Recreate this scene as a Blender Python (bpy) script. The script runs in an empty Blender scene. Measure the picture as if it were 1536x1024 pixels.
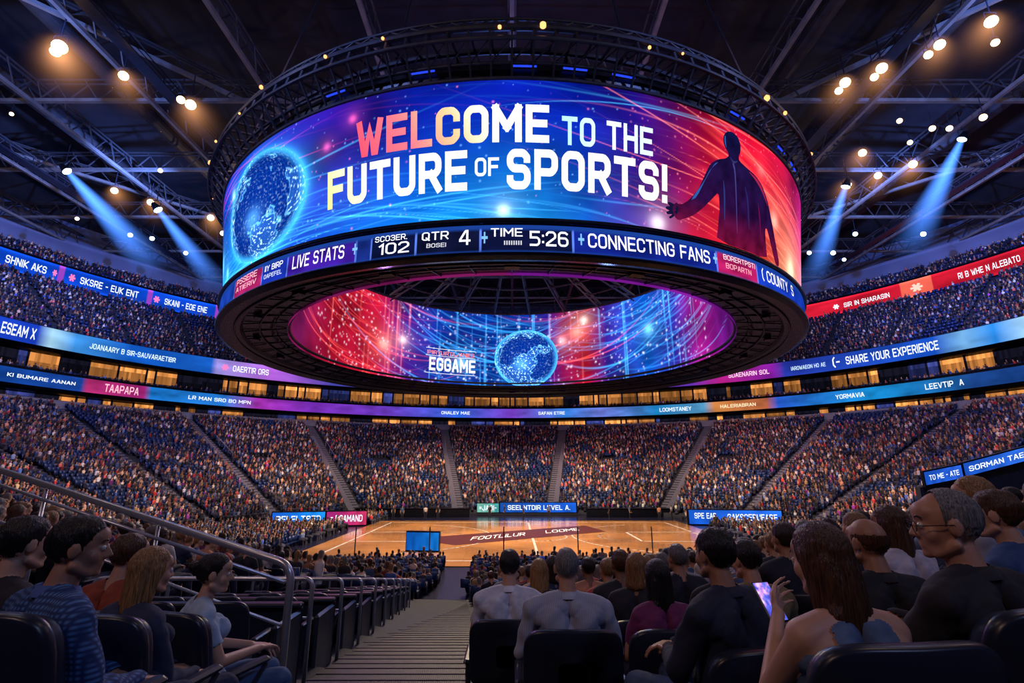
import bpy, math, random, bmesh
import numpy as np
from mathutils import Vector, Matrix
rng=np.random.default_rng(7); random.seed(7)
CY=53.0
scene=bpy.context.scene
COL=scene.collection
# ------------------------------------------------------------------ helpers
def sstep(a,b,x):
    t=np.clip((np.asarray(x,float)-a)/(b-a),0,1); return t*t*(3-2*t)
def finish(o,label=None,cat=None,kind=None,group=None,parent=None):
    if label: o["label"]=label
    if cat: o["category"]=cat
    if kind: o["kind"]=kind
    if group: o["group"]=group
    COL.objects.link(o)
    if parent is not None: o.parent=parent
    return o
def obj(name,data,**k):
    o=bpy.data.objects.new(name,data); return finish(o,**k)
def empty(name,loc,**k):
    o=bpy.data.objects.new(name,None); o.location=loc; o.empty_display_size=.2; return finish(o,**k)
def parent_keep(c,p):
    c.parent=p; c.matrix_parent_inverse=Matrix.Translation(-Vector(p.location))
def mesh_np(name,V,F,mats=(),col=None,smooth=False,midx=None):
    me=bpy.data.meshes.new(name)
    V=np.asarray(V,np.float32)
    if isinstance(F,np.ndarray):
        n=F.shape[1]
        me.vertices.add(len(V)); me.vertices.foreach_set('co',V.ravel())
        me.loops.add(F.size); me.loops.foreach_set('vertex_index',F.astype(np.int32).ravel())
        me.polygons.add(len(F)); me.polygons.foreach_set('loop_start',np.arange(0,F.size,n,dtype=np.int32))
        me.update(calc_edges=True)
    else:
        me.from_pydata([tuple(map(float,v)) for v in V],[],[tuple(int(i) for i in f) for f in F]); me.update()
    for m in mats: me.materials.append(m)
    if midx is not None: me.polygons.foreach_set('material_index',np.asarray(midx,np.int32))
    if col is not None:
        a=me.color_attributes.new('col','FLOAT_COLOR','POINT')
        c=np.ones((len(V),4),np.float32); c[:,:3]=col; a.data.foreach_set('color',c.ravel())
    if smooth: me.polygons.foreach_set('use_smooth',np.ones(len(me.polygons),bool))
    return me
def frame(d):
    d=np.asarray(d,float); d=d/np.linalg.norm(d)
    h=np.array([0,0,1.]) if abs(d[2])<.95 else np.array([1.,0,0])
    u=np.cross(h,d); u/=np.linalg.norm(u); v=np.cross(d,u); return u,v,d
class MB:
    def __init__(s): s.V=[];s.F=[];s.n=0;s.M=[];s.m=0
    def add(s,V,F):
        V=np.asarray(V,float); s.V.append(V)
        for f in F: s.F.append([int(i)+s.n for i in f]); s.M.append(s.m)
        s.n+=len(V)
    def box(s,c,size,rz=0,bev=0):
        x,y,z=[q/2 for q in size]; b=min(bev,x*.9,y*.9,z*.9)
        if b<=0:
            V=np.array([[i*x,j*y,k*z] for k in(-1,1) for j in(-1,1) for i in(-1,1)])
            F=[[0,2,3,1],[4,5,7,6],[0,1,5,4],[2,6,7,3],[0,4,6,2],[1,3,7,5]]
        else:
            V=[];F=[]
            def ring(xx,yy,zz):
                return [[-xx+b,-yy,zz],[xx-b,-yy,zz],[xx,-yy+b,zz],[xx,yy-b,zz],[xx-b,yy,zz],[-xx+b,yy,zz],[-xx,yy-b,zz],[-xx,-yy+b,zz]]
            def ring2(zz): return [[p[0]*(x-b)/x,p[1]*(y-b)/y,zz] for p in ring(x,y,zz)]
            V=ring2(-z)+ring(x,y,-z+b)+ring(x,y,z-b)+ring2(z)
            for r in range(3):
                for i in range(8):
                    j=(i+1)%8; F.append([r*8+i,r*8+j,r*8+8+j,r*8+8+i])
            F.append(list(range(7,-1,-1))); F.append(list(range(24,32))); V=np.array(V)
        if rz:
            c_,s_=math.cos(rz),math.sin(rz); V=V@np.array([[c_,s_,0],[-s_,c_,0],[0,0,1]])
        s.add(V+np.array(c),F)
    def bar(s,p0,p1,w,h=None):
        p0=np.array(p0,float);p1=np.array(p1,float); u,v,d=frame(p1-p0); h=h or w
        V=[p+u*i*w/2+v*j*h/2 for p in(p0,p1) for i,j in((-1,-1),(1,-1),(1,1),(-1,1))]
        s.add(V,[[3,2,1,0],[4,5,6,7]]+[[i,(i+1)%4,4+(i+1)%4,4+i] for i in range(4)])
    def tube(s,pts,r,seg=10,cap=True,closed=False):
        pts=[np.array(p,float) for p in pts]; V=[];F=[];pu=None
        for i,p in enumerate(pts):
            a=pts[max(i-1,0)];b=pts[min(i+1,len(pts)-1)]; u,v,d=frame(b-a)
            if pu is not None:
                u=pu-d*np.dot(pu,d); u/=np.linalg.norm(u); v=np.cross(d,u)
            pu=u; rr=r[i] if hasattr(r,'__len__') else r
            for j in range(seg):
                t=2*math.pi*j/seg; V.append(p+rr*(u*math.cos(t)+v*math.sin(t)))
        for i in range(len(pts)-1):
            for j in range(seg):
                k=(j+1)%seg; F.append([i*seg+j,i*seg+k,i*seg+seg+k,i*seg+seg+j])
        if cap: F.append(list(range(seg-1,-1,-1))); F.append([(len(pts)-1)*seg+j for j in range(seg)])
        s.add(V,F)
    def rev(s,prof,n=180,c=(0,CY),closed=True):
        V=[];F=[];m=len(prof)
        for i in range(n):
            a=2*math.pi*i/n
            for R,z in prof: V.append([c[0]+R*math.sin(a),c[1]-R*math.cos(a),z])
        for i in range(n):
            i2=(i+1)%n
            for j in range(m if closed else m-1):
                k=(j+1)%m; F.append([i*m+j,i2*m+j,i2*m+k,i*m+k])
        s.add(V,F)
    def torus(s,R,z,r,n=180,seg=8,c=(0,CY)):
        s.rev([(R+r*math.cos(2*math.pi*j/seg),z+r*math.sin(2*math.pi*j/seg)) for j in range(seg)],n,c)
    def mesh(s,name,mats=(),smooth=False):
        me=mesh_np(name,np.concatenate(s.V),s.F,mats,smooth=smooth)
        if s.m: me.polygons.foreach_set('material_index',np.array(s.M,np.int32))
        return me
def fillet(pts,r=.12,n=5):
    out=[np.array(pts[0],float)]
    for i in range(1,len(pts)-1):
        a,b,c=[np.array(p,float) for p in pts[i-1:i+2]]
        d0=(a-b)/np.linalg.norm(a-b);d1=(c-b)/np.linalg.norm(c-b)
        for j in range(n+1):
            t=j/n; p0=b+d0*r;p2=b+d1*r; out.append((1-t)**2*p0+2*t*(1-t)*b+t*t*p2)
    out.append(np.array(pts[-1],float)); return out
# ------------------------------------------------------------------ materials
def newmat(name):
    m=bpy.data.materials.new(name); m.use_nodes=True; nt=m.node_tree; nt.nodes.clear()
    return m,nt,nt.nodes.new('ShaderNodeOutputMaterial')
def pmat(name,base,rough=.6,metal=0.,amt=.25,scale=6.,bump=0.,emis=None,es=0.,src='rgb',stretch=(1,1,1),bd=.02,spec=.5):
    m,nt,out=newmat(name); N=nt.nodes.new; L=nt.links.new
    b=N('ShaderNodeBsdfPrincipled'); b.inputs['Roughness'].default_value=rough; b.inputs['Metallic'].default_value=metal
    b.inputs['Specular IOR Level'].default_value=spec
    tc=N('ShaderNodeTexCoord'); mp=N('ShaderNodeMapping'); mp.inputs['Scale'].default_value=stretch
    nz=N('ShaderNodeTexNoise'); nz.inputs['Scale'].default_value=scale; nz.inputs['Detail'].default_value=4
    L(tc.outputs['Object'],mp.inputs['Vector']); L(mp.outputs['Vector'],nz.inputs['Vector'])
    mr=N('ShaderNodeMapRange'); mr.inputs['From Min'].default_value=.25; mr.inputs['From Max'].default_value=.75; mr.inputs['To Min'].default_value=1-amt; mr.inputs['To Max'].default_value=1+amt
    L(nz.outputs['Fac'],mr.inputs['Value'])
    vm=N('ShaderNodeVectorMath'); vm.operation='SCALE'
    if src=='rgb':
        c=N('ShaderNodeRGB'); c.outputs[0].default_value=(*base,1); so=c.outputs[0]
    elif src=='obj':
        c=N('ShaderNodeObjectInfo'); so=c.outputs['Color']
    else:
        c=N('ShaderNodeAttribute'); c.attribute_name='col'; so=c.outputs['Color']
    L(so,vm.inputs[0]); L(mr.outputs[0],vm.inputs['Scale']); L(vm.outputs[0],b.inputs['Base Color'])
    if bump:
        bp=N('ShaderNodeBump'); bp.inputs['Strength'].default_value=bump; bp.inputs['Distance'].default_value=bd
        L(nz.outputs['Fac'],bp.inputs['Height']); L(bp.outputs[0],b.inputs['Normal'])
    if emis: b.inputs['Emission Color'].default_value=(*emis,1); b.inputs['Emission Strength'].default_value=es
    L(b.outputs[0],out.inputs[0])
    return m
def emat(name,color=None,st=1.,sampling=False):
    m,nt,out=newmat(name); e=nt.nodes.new('ShaderNodeEmission'); e.inputs['Strength'].default_value=st
    if color is None:
        a=nt.nodes.new('ShaderNodeAttribute'); a.attribute_name='col'; nt.links.new(a.outputs['Color'],e.inputs['Color'])
    else: e.inputs['Color'].default_value=(*color,1)
    nt.links.new(e.outputs[0],out.inputs[0])
    if not sampling:
        try: m.cycles.emission_sampling='NONE'
        except Exception: pass
    return m
M_scr=emat('led_screen',None,1.12); M_txt=emat('led_text',None,1.25)
M_steel=pmat('dark_steel',(.03,.035,.06),.4,.5,.3,2)
M_crown=pmat('crown_steel',(.055,.058,.085),.45,.4,.3,2)
M_truss=pmat('roof_truss_steel',(.20,.19,.20),.6,.1,.3,.8)
M_trussd=pmat('roof_lattice_steel',(.055,.055,.07),.6,.1,.3,.8)
M_black=pmat('black_metal',(.010,.012,.022),.32,.5,.3,3)
M_under=pmat('underside_metal',(.014,.018,.04),.25,.6,.4,1.5)
M_conc=pmat('terrace_concrete',(.016,.019,.036),.8,0,.35,2,.2)
M_wall=pmat('blue_grey_wall',(.18,.22,.38),.8,0,.3,.15)
M_light=pmat('pale_parapet',(.25,.25,.31),.7,0,.15,1)
M_roof=pmat('roof_deck',(.022,.022,.034),.9,0,.5,.3)
M_chrome=pmat('brushed_steel',(.55,.57,.65),.3,.7,.1,12)
M_lamp=emat('lamp_warm',(1,.66,.34),6); M_lampc=emat('lamp_cool',(.5,.72,1),8)
M_bulb=emat('bulb_warm',(1,.42,.14),2.2)
M_blue=emat('blue_led',(.02,.06,1),1.2)
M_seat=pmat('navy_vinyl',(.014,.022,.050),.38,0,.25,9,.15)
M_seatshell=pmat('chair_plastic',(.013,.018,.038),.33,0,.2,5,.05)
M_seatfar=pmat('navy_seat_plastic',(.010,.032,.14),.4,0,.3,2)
M_seatarm=pmat('armrest_plastic',(.024,.030,.050),.33,0,.2,8)
M_skin=pmat('skin',None,.5,0,.10,9,.04,src='obj')
M_fab=pmat('cloth',None,.85,0,.25,14,.4,src='obj')
M_hair=pmat('hair',None,.34,0,.85,60,1.,src='obj',stretch=(3.4,3.4,.22),bd=.010)
M_shoe=pmat('shoe_leather',(.015,.015,.018),.5)
M_crowd=pmat('crowd_clothes_and_skin',None,.85,0,.1,3,src='attr')
def stripe(name,ca,cb,axes,sc):
    m=pmat(name,ca,.85,0,.15,12,.3); nt=m.node_tree; N=nt.nodes.new;L=nt.links.new
    b=[n for n in nt.nodes if n.type=='BSDF_PRINCIPLED'][0]; tc=[n for n in nt.nodes if n.type=='TEX_COORD'][0]
    last=None
    for ax in axes:
        w=N('ShaderNodeTexWave'); w.bands_direction=ax; w.inputs['Scale'].default_value=sc; L(tc.outputs['Object'],w.inputs['Vector'])
        if last is None: last=w.outputs['Fac']
        else:
            mx=N('ShaderNodeMath'); mx.operation='MULTIPLY'; L(last,mx.inputs[0]); L(w.outputs['Fac'],mx.inputs[1]); last=mx.outputs[0]
    r=N('ShaderNodeValToRGB'); r.color_ramp.elements[0].color=(*ca,1); r.color_ramp.elements[1].color=(*cb,1)
    L(last,r.inputs[0]); L(r.outputs[0],b.inputs['Base Color']); return m
M_plaid=stripe('plaid_cloth',(.012,.035,.14),(.09,.22,.5),('X','Z'),17)
M_pin=stripe('pinstripe_cloth',(.42,.45,.55),(.30,.33,.46),('X',),30)
def wood():
    m,nt,out=newmat('court_hardwood'); N=nt.nodes.new;L=nt.links.new
    b=N('ShaderNodeBsdfPrincipled'); b.inputs['Roughness'].default_value=.14
    tc=N('ShaderNodeTexCoord'); br=N('ShaderNodeTexBrick'); br.inputs['Scale'].default_value=1
    br.inputs['Color1'].default_value=(.80,.37,.11,1);br.inputs['Color2'].default_value=(.68,.29,.08,1);br.inputs['Mortar'].default_value=(.45,.2,.06,1)
    br.inputs['Mortar Size'].default_value=.01; br.inputs['Brick Width'].default_value=2.4; br.inputs['Row Height'].default_value=.35
    nz=N('ShaderNodeTexNoise'); nz.inputs['Scale'].default_value=.13; L(tc.outputs['Object'],nz.inputs['Vector'])
    mr=N('ShaderNodeMapRange'); mr.inputs['From Min'].default_value=.3; mr.inputs['From Max'].default_value=.7; mr.inputs['To Min'].default_value=.5; mr.inputs['To Max'].default_value=1.25; L(nz.outputs['Fac'],mr.inputs[0])
    vm=N('ShaderNodeVectorMath'); vm.operation='SCALE'
    L(tc.outputs['Object'],br.inputs['Vector']); L(br.outputs['Color'],vm.inputs[0]); L(mr.outputs[0],vm.inputs['Scale']); L(vm.outputs[0],b.inputs['Base Color']); L(b.outputs[0],out.inputs[0]); return m
M_wood=wood()
def tread():
    m=pmat('metal_tread',(.010,.010,.020),.5,.0,.3,6,spec=.22); nt=m.node_tree;N=nt.nodes.new;L=nt.links.new
    b=[n for n in nt.nodes if n.type=='BSDF_PRINCIPLED'][0]; tc=[n for n in nt.nodes if n.type=='TEX_COORD'][0]
    w=N('ShaderNodeTexWave'); w.bands_direction='X'; w.inputs['Scale'].default_value=14; L(tc.outputs['Object'],w.inputs['Vector'])
    bp=N('ShaderNodeBump'); bp.inputs['Strength'].default_value=.2; bp.inputs['Distance'].default_value=.01; L(w.outputs['Fac'],bp.inputs['Height']); L(bp.outputs[0],b.inputs['Normal']); return m
M_tread=tread()
M_nose=pmat('step_nosing',(.055,.045,.075),.6,.0,spec=.2)
# ------------------------------------------------------------------ paint
def stops(x,st):
    xs=[s[0] for s in st]; return np.stack([np.interp(x,xs,[s[1][c] for s in st]) for c in range(3)],-1)
def vnoise(x,y,seed):
    r=np.random.default_rng(seed); G=r.random((256,256)); xi=np.floor(x).astype(int);yi=np.floor(y).astype(int)
    fx=x-xi;fy=y-yi;fx=fx*fx*(3-2*fx);fy=fy*fy*(3-2*fy); g=lambda a,b:G[a%256,b%256]
    return (g(xi,yi)*(1-fx)+g(xi+1,yi)*fx)*(1-fy)+(g(xi,yi+1)*(1-fx)+g(xi+1,yi+1)*fx)*fy
def fbm(x,y,seed,o=4):
    return sum(vnoise(x*2**i,y*2**i,seed+i)/2**(i+1) for i in range(o))
def grid_strip(us,vs,fm):
    U,W=np.meshgrid(us,vs,indexing='ij'); P=fm(U.ravel(),W.ravel())
    nu,nv=len(us),len(vs); i,j=np.meshgrid(np.arange(nu-1),np.arange(nv-1),indexing='ij'); a=(i*nv+j).ravel()
    return P,np.stack([a,a+nv,a+nv+1,a+1],1),U.ravel(),W.ravel()
def outer_paint(u,v):
    top=stops(u,[(-62,(.005,.05,.6)),(-45,(.004,.03,.5)),(-30,(.02,.01,.45)),(-22,(.035,.006,.38)),(-12,(.003,.014,.42)),(8,(.002,.012,.40)),(15,(.02,.005,.26)),(20,(.10,.004,.14)),(26,(.5,.003,.04)),(36,(.7,.004,.03)),(45,(.55,.008,.06)),(62,(.5,.02,.3))])
    bot=stops(u,[(-62,(.02,.55,1)),(-48,(.005,.25,1)),(-30,(.01,.06,.7)),(-12,(.004,.22,.95)),(0,(.01,.40,1)),(9,(.01,.15,.8)),(16,(.12,.02,.5)),(23,(.65,.01,.06)),(32,(1,.02,.02)),(40,(1,.10,.05)),(47,(1,.38,.2)),(62,(.9,.3,.5))])
    w=(1-v)**2.6; c=top*(1-w[:,None])+bot*w[:,None]
    n=fbm(u*.12+50,v*3+5,3); c*=(.15+1.55*n)[:,None]
    m=sstep(22,32,u)
    for k,(vv,sl,ww,am) in enumerate(((.62,-.012,.04,.6),(.45,-.010,.025,.8),(.8,-.014,.03,.5),(.3,-.006,.04,.8),(.7,-.02,.02,.6))):
        d=(v-(vv+sl*(u-34)))/ww; c+=(np.exp(-d*d)*m*am)[:,None]*np.array([1,.08,.05])
    r=np.random.default_rng(11)
    for i in range(120):
        u0=r.uniform(-60,60);v0=r.uniform(0.0,1.) if i%3 else r.uniform(0,.25);ln=r.uniform(4,16);wd=r.uniform(.002,.007);sl=r.uniform(-.010,.010);cv=r.uniform(-.0004,.0004)
        if u0>17: sl-=.012
        d=(v-(v0+sl*(u-u0)+cv*(u-u0)**2))/wd; e=np.exp(-d*d)*np.exp(-((u-u0)/ln)**2)
        ctr=(-24<u0<16 and v0>.2); amp=r.uniform(.25,1.1)*(.06 if ctr else 1)
        cc=np.array([1,.2,.14]) if u0>17 else (np.array([.9,.05,.35]) if (u0<-13 and v0>.6) else np.array([.06,.5,1]))
        c+=e[:,None]*cc*amp
    for (u0,v0,s,cc) in [(-1,.06,.04,(.8,1,1)),(18,.05,.055,(1,.9,.95)),(41,.40,.07,(1,.4,.3)),(37,.75,.05,(.8,.1,.1)),(-48,.78,.045,(.4,.9,1)),(-58,.3,.10,(.2,.7,1)),(48,.08,.10,(1,.8,.5)),(-20,.86,.03,(.9,.1,.3)),(-24,.7,.03,(.8,.1,.4)),(-52,.12,.04,(.3,.9,1))]:
        d=((u-u0)*.487/8.4)**2+(v-v0)**2; c+=(np.exp(-d/(s*s))+.14*np.exp(-d/(9*s*s)))[:,None]*np.array(cc)
    d=np.sqrt(((u+38.3)*.487/5.3)**2+((v-.47)*8.4/3.75)**2); c+=(1.1*np.exp(-np.clip(d-1,0,9)/.05)*sstep(.9,1,d)+.22*np.exp(-np.clip(d-1,0,9)/.22))[:,None]*np.array([.04,.45,1])
    for i in range(560):
        u0=r.uniform(-60,60);v0=r.random();m=(abs(u-u0)<.5)
        if not m.any(): continue
        d=((u[m]-u0)*.487)**2+((v[m]-v0)*8.4)**2; s=r.uniform(.02,.06); cc=np.array([1,.2,.3]) if (u0>14 or r.random()<.25) else np.array([.2,.5,1])
        c[m]+=np.exp(-d/(s*s))[:,None]*cc*r.uniform(.3,1.2)
    return np.clip(c,0,1.4)
def inner_paint(u,v):
    base=stops(u,[(-95,(.2,.01,.1)),(-75,(.6,.008,.04)),(-55,(.65,.01,.05)),(-42,(.08,.012,.35)),(-30,(.006,.04,.45)),(-10,(.003,.04,.4)),(6,(.003,.05,.5)),(14,(.04,.015,.45)),(20,(.35,.008,.12)),(30,(.65,.008,.04)),(38,(.05,.02,.45)),(55,(.003,.12,.75)),(68,(.05,.03,.5)),(80,(.45,.01,.3)),(95,(.2,.01,.3))])
    n=fbm(u*.09+30,v*3,23); c=base*(.0+1.5*n)[:,None]
    r=np.random.default_rng(5)
    for i in range(110):
        u0=r.uniform(-85,85);ln=r.uniform(8,28);v0=r.uniform(0,1);wd=r.uniform(.003,.012);sl=r.uniform(.004,.014)*(-1 if u0<0 else 1);cv=r.uniform(.0001,.0005)
        d=(v-(v0+sl*(u-u0)+cv*(u-u0)**2))/wd; e=np.exp(-d*d)*np.exp(-((u-u0)/ln)**2)
        cc=np.array([1,.1,.08]) if (u0<-42 or 18<u0<34) else np.array([.04,.4,1]); c+=e[:,None]*cc*r.uniform(.2,.95)
    for i in range(60):
        u0=r.uniform(-80,80);wd=r.uniform(.12,.4);v0=r.random();e=np.exp(-((u-u0)/wd)**2)*np.exp(-((v-v0)/.3)**2)
        cc=np.array([1,.2,.12]) if (u0<-40 or 15<u0<35) else np.array([.08,.5,1]); c+=e[:,None]*cc*r.uniform(.2,.9)
    for (u0,v0,s,cc) in [(-52,.4,.07,(1,.4,.3)),(-44,.5,.05,(1,.7,.6)),(26,.7,.08,(1,.3,.2)),(29,.85,.05,(1,.8,.7)),(20,.6,.05,(1,.5,.5)),(56,.55,.06,(.2,.7,1)),(-20,.3,.06,(.2,.6,1))]:
        d=((u-u0)*.38/11)**2+(v-v0)**2; c+=(np.exp(-d/(s*s))+.2*np.exp(-d/(8*s*s)))[:,None]*np.array(cc)
    for i in range(800):
        u0=r.uniform(-85,85);v0=r.random();m=(abs(u-u0)<.9)
        d=((u[m]-u0)*.38)**2+((v[m]-v0)*11)**2; s=r.uniform(.05,.14); c[m]+=np.exp(-d/(s*s))[:,None]*np.array([.8,.8,1])*r.uniform(.3,1)
    return np.clip(c,0,1.4)
def globe_disc(name,rx,ry,fm,seed,cut=None,rim=(.06,.5,1)):
    nr,na=100,220; rr=np.linspace(0,1,nr);aa=np.linspace(0,2*math.pi,na)
    R,A=np.meshgrid(rr,aa,indexing='ij'); x=(R*np.cos(A)).ravel();y=(R*np.sin(A)).ravel()
    z=np.sqrt(np.clip(1-x*x-y*y,0,1)); lon=np.arctan2(x,z)*1.6+3; lat=np.arcsin(np.clip(y,-1,1))*1.6+3
    n=fbm(lon,lat,seed,5); land=sstep(.50,.53,n)
    coast=np.exp(-((n-.515)/.009)**2)
    c=np.stack([.002+.02*land,.03+.10*land,.34+.30*land],-1)*(.4+.6*z)[:,None]
    c+=coast[:,None]*np.array([.2,.75,1])*.8
    g1=np.exp(-(((lon*6)%1-.5)/.04)**2)+np.exp(-(((lat*6)%1-.5)/.04)**2); c+=g1[:,None]*np.array([.01,.14,.5])*.5
    c+=(sstep(.80,1.,R.ravel())**2)[:,None]*np.array(rim)*1.1
    li=sstep(.74,.84,vnoise(lon*18,lat*18,seed+9))*(.2+land); c+=li[:,None]*np.array([.5,.8,1])*1.2
    d=((x+.15)**2+(y+.2)**2); c+=np.exp(-d/.04)[:,None]*np.array([.1,.4,.9])
    a,b=np.meshgrid(np.arange(nr-1),np.arange(na-1),indexing='ij'); q=(a*na+b).ravel()
    F=np.stack([q,q+na,q+na+1,q+1],1); yy=y*ry
    if cut is not None: yy=np.maximum(yy,cut)
    return mesh_np(name,fm(x*rx,yy),F,[M_scr],col=np.clip(c,0,1.4))
_O=[(.9,0),(3.1,0),(4,.9),(4,5.1),(3.1,6),(.9,6),(0,5.1),(0,.9),(.9,0)]
GL={'A':[[(0,0),(1.7,6),(2.3,6),(4,0)],[(.6,1.9),(3.4,1.9)]],
'B':[[(0,0),(0,6),(3.2,6),(4,5.2),(4,3.9),(3.2,3.1),(0,3.1)],[(3.2,3.1),(4,2.3),(4,.8),(3.2,0),(0,0)]],
'C':[[(4,4.5),(4,5.1),(3.1,6),(.9,6),(0,5.1),(0,.9),(.9,0),(3.1,0),(4,.9),(4,1.5)]],
'D':[[(0,0),(0,6),(3,6),(4,5),(4,1),(3,0),(0,0)]],'E':[[(3.7,6),(0,6),(0,0),(3.7,0)],[(0,3.05),(3.3,3.05)]],
'F':[[(3.7,6),(0,6),(0,0)],[(0,3),(3.2,3)]],'G':[[(4,4.6),(4,5.1),(3.1,6),(.9,6),(0,5.1),(0,.9),(.9,0),(3.1,0),(4,.9),(4,2.9),(2.3,2.9)]],
'H':[[(0,0),(0,6)],[(4,0),(4,6)],[(0,3),(4,3)]],'I':[[(0,0),(0,6)]],'J':[[(3.4,6),(3.4,.9),(2.5,0),(.9,0),(0,.9),(0,1.6)]],
'K':[[(0,0),(0,6)],[(3.9,6),(.6,3),(3.9,0)]],'L':[[(0,6),(0,0),(3.5,0)]],'M':[[(0,0),(0,6)],[(0,6),(2.5,2.2)],[(2.5,2.2),(5,6)],[(5,6),(5,0)]],
'N':[[(0,0),(0,6)],[(0,6),(4,0)],[(4,0),(4,6)]],'O':[_O],'P':[[(0,0),(0,6),(3.2,6),(4,5.2),(4,3.3),(3.2,2.5),(0,2.5)]],
'Q':[_O,[(2.4,1.6),(4.2,-.4)]],'R':[[(0,0),(0,6),(3.2,6),(4,5.2),(4,3.5),(3.2,2.7),(0,2.7)],[(2.2,2.7),(4,0)]],
'S':[[(3.9,4.9),(3.9,5.2),(3.1,6),(.8,6),(0,5.2),(0,3.9),(.8,3.1),(3.2,3.1),(4,2.3),(4,.8),(3.2,0),(.8,0),(0,.8),(0,1.1)]],
'T':[[(0,6),(4,6)],[(2,6),(2,0)]],'U':[[(0,6),(0,.9),(.9,0),(3.1,0),(4,.9),(4,6)]],'V':[[(0,6),(1.8,0),(2.2,0),(4,6)]],
'W':[[(0,6),(1.2,0),(1.6,0),(2.7,4.6),(3.8,0),(4.2,0),(5.4,6)]],'X':[[(0,0),(4,6)],[(0,6),(4,0)]],'Y':[[(0,6),(2,2.8),(4,6)],[(2,2.8),(2,0)]],
'Z':[[(0,6),(4,6)],[(4,6),(0,0)],[(0,0),(4,0)]],'0':[_O],'1':[[(0,4.8),(1.4,6),(1.4,0)]],
'2':[[(0,4.8),(0,5.1),(.9,6),(3.1,6),(4,5.1),(4,3.6),(0,.6),(0,0),(4,0)]],'3':[[(0,5.1),(.9,6),(3.1,6),(4,5.2),(4,3.8),(3.2,3.1),(1.4,3.1)],[(3.2,3.1),(4,2.3),(4,.8),(3.1,0),(.9,0),(0,.9)]],
'4':[[(3.2,0),(3.2,6),(2.4,6),(0,2),(0,1.5),(4.2,1.5)]],'5':[[(3.8,6),(0,6),(0,3.4),(3.1,3.4),(4,2.5),(4,.9),(3.1,0),(0,0)]],
'6':[[(3.8,5.4),(3.1,6),(.9,6),(0,5.1),(0,.9),(.9,0),(3.1,0),(4,.9),(4,2.6),(3.1,3.4),(0,3.4)]],
'!':[[(0,6),(0,2.3)],[(0,.05),(0,.0)]],'.':[[(0,.05),(0,0)]],':':[[(0,1.4),(0,1.35)],[(0,4.3),(0,4.25)]],'-':[[(0,3),(2,3)]],'+':[[(0,3),(3,3)],[(1.5,1.5),(1.5,4.5)]],
'=':[[(0,2.2),(2.6,2.2)],[(0,4),(2.6,4)]],'/':[[(0,0),(2.4,6)]],'*':[[(0,3),(3.2,3)],[(.8,1.6),(2.4,4.4)],[(2.4,1.6),(.8,4.4)]],'(':[[(1.2,6.4),(0,5),(0,1),(1.2,-.4)]]}
def rnd(pl):
    # round the 45-degree chamfer corners
    pl=[np.array(p,float) for p in pl]; closed=len(pl)>3 and np.allclose(pl[0],pl[-1])
    if closed: pl=pl[:-1]
    n=len(pl); out=[]
    for i in range(n):
        if not closed and i in(0,n-1): out.append(pl[i]); continue
        a,b,c=pl[i-1],pl[i],pl[(i+1)%n]; l0=np.linalg.norm(b-a);l1=np.linalg.norm(c-b); d0=(b-a)/l0;d1=(c-b)/l1
        if .4<d0@d1<.95:
            e=min(.42,l0*.45,l1*.45); out+=[b-d0*e,b*.5+(b-d0*e)*.25+(b+d1*e)*.25,b+d1*e]
        else: out.append(b)
    if closed: out.append(out[0])
    return out
def text_data(s,t=.85):
    V=[];F=[];x=0.
    def stroke(pl):
        pl=rnd(pl); closed=len(pl)>3 and np.allclose(pl[0],pl[-1]); 
        if closed: pl=pl[:-1]
        n=len(pl); h=t/2; b=len(V)
        for i in range(n):
            pv=pl[i-1] if (closed or i>0) else None; nx=pl[(i+1)%n] if (closed or i<n-1) else None
            p=pl[i].copy(); d0=None if pv is None else (pl[i]-pv)/np.linalg.norm(pl[i]-pv); d1=None if nx is None else (nx-pl[i])/np.linalg.norm(nx-pl[i])
            if d0 is None: d0=d1; p=p-d1*h
            if d1 is None: d1=d0; p=p+d0*h
            n0=np.array([-d0[1],d0[0]]);n1=np.array([-d1[1],d1[0]]); m=n0+n1; m/=np.linalg.norm(m)+1e-9; L=h/max(m@n0,.45)
            V.append(p+m*L+[x,0]);V.append(p-m*L+[x,0])
        for i in range(n if closed else n-1):
            j=(i+1)%n; F.append([b+2*i,b+2*i+1,b+2*j+1,b+2*j])
    for ch in s.upper():
        if ch==' ': x+=3.2; continue
        g=GL.get(ch)
        if g is None: x+=2; continue
        for pl in g: stroke(pl)
        x+=max(p[0] for pl in g for p in pl)+t+.85
    V=np.array(V); V[:,0]-=V[:,0].min(); V[:,0]/=V[:,0].max(); V[:,1]=(V[:,1]+t/2)/(6+t); return V,F
def text_on(name,s,fm,cf,parent,bold=.85,label=None):
    V,F=text_data(s,bold); u,v=V[:,0],V[:,1]
    c=cf(u,v) if callable(cf) else np.tile(np.array(cf),(len(u),1))
    me=mesh_np(name,fm(u,v),F,[M_txt],col=c); o=obj(name,me,label=label); parent_keep(o,parent); return o
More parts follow.
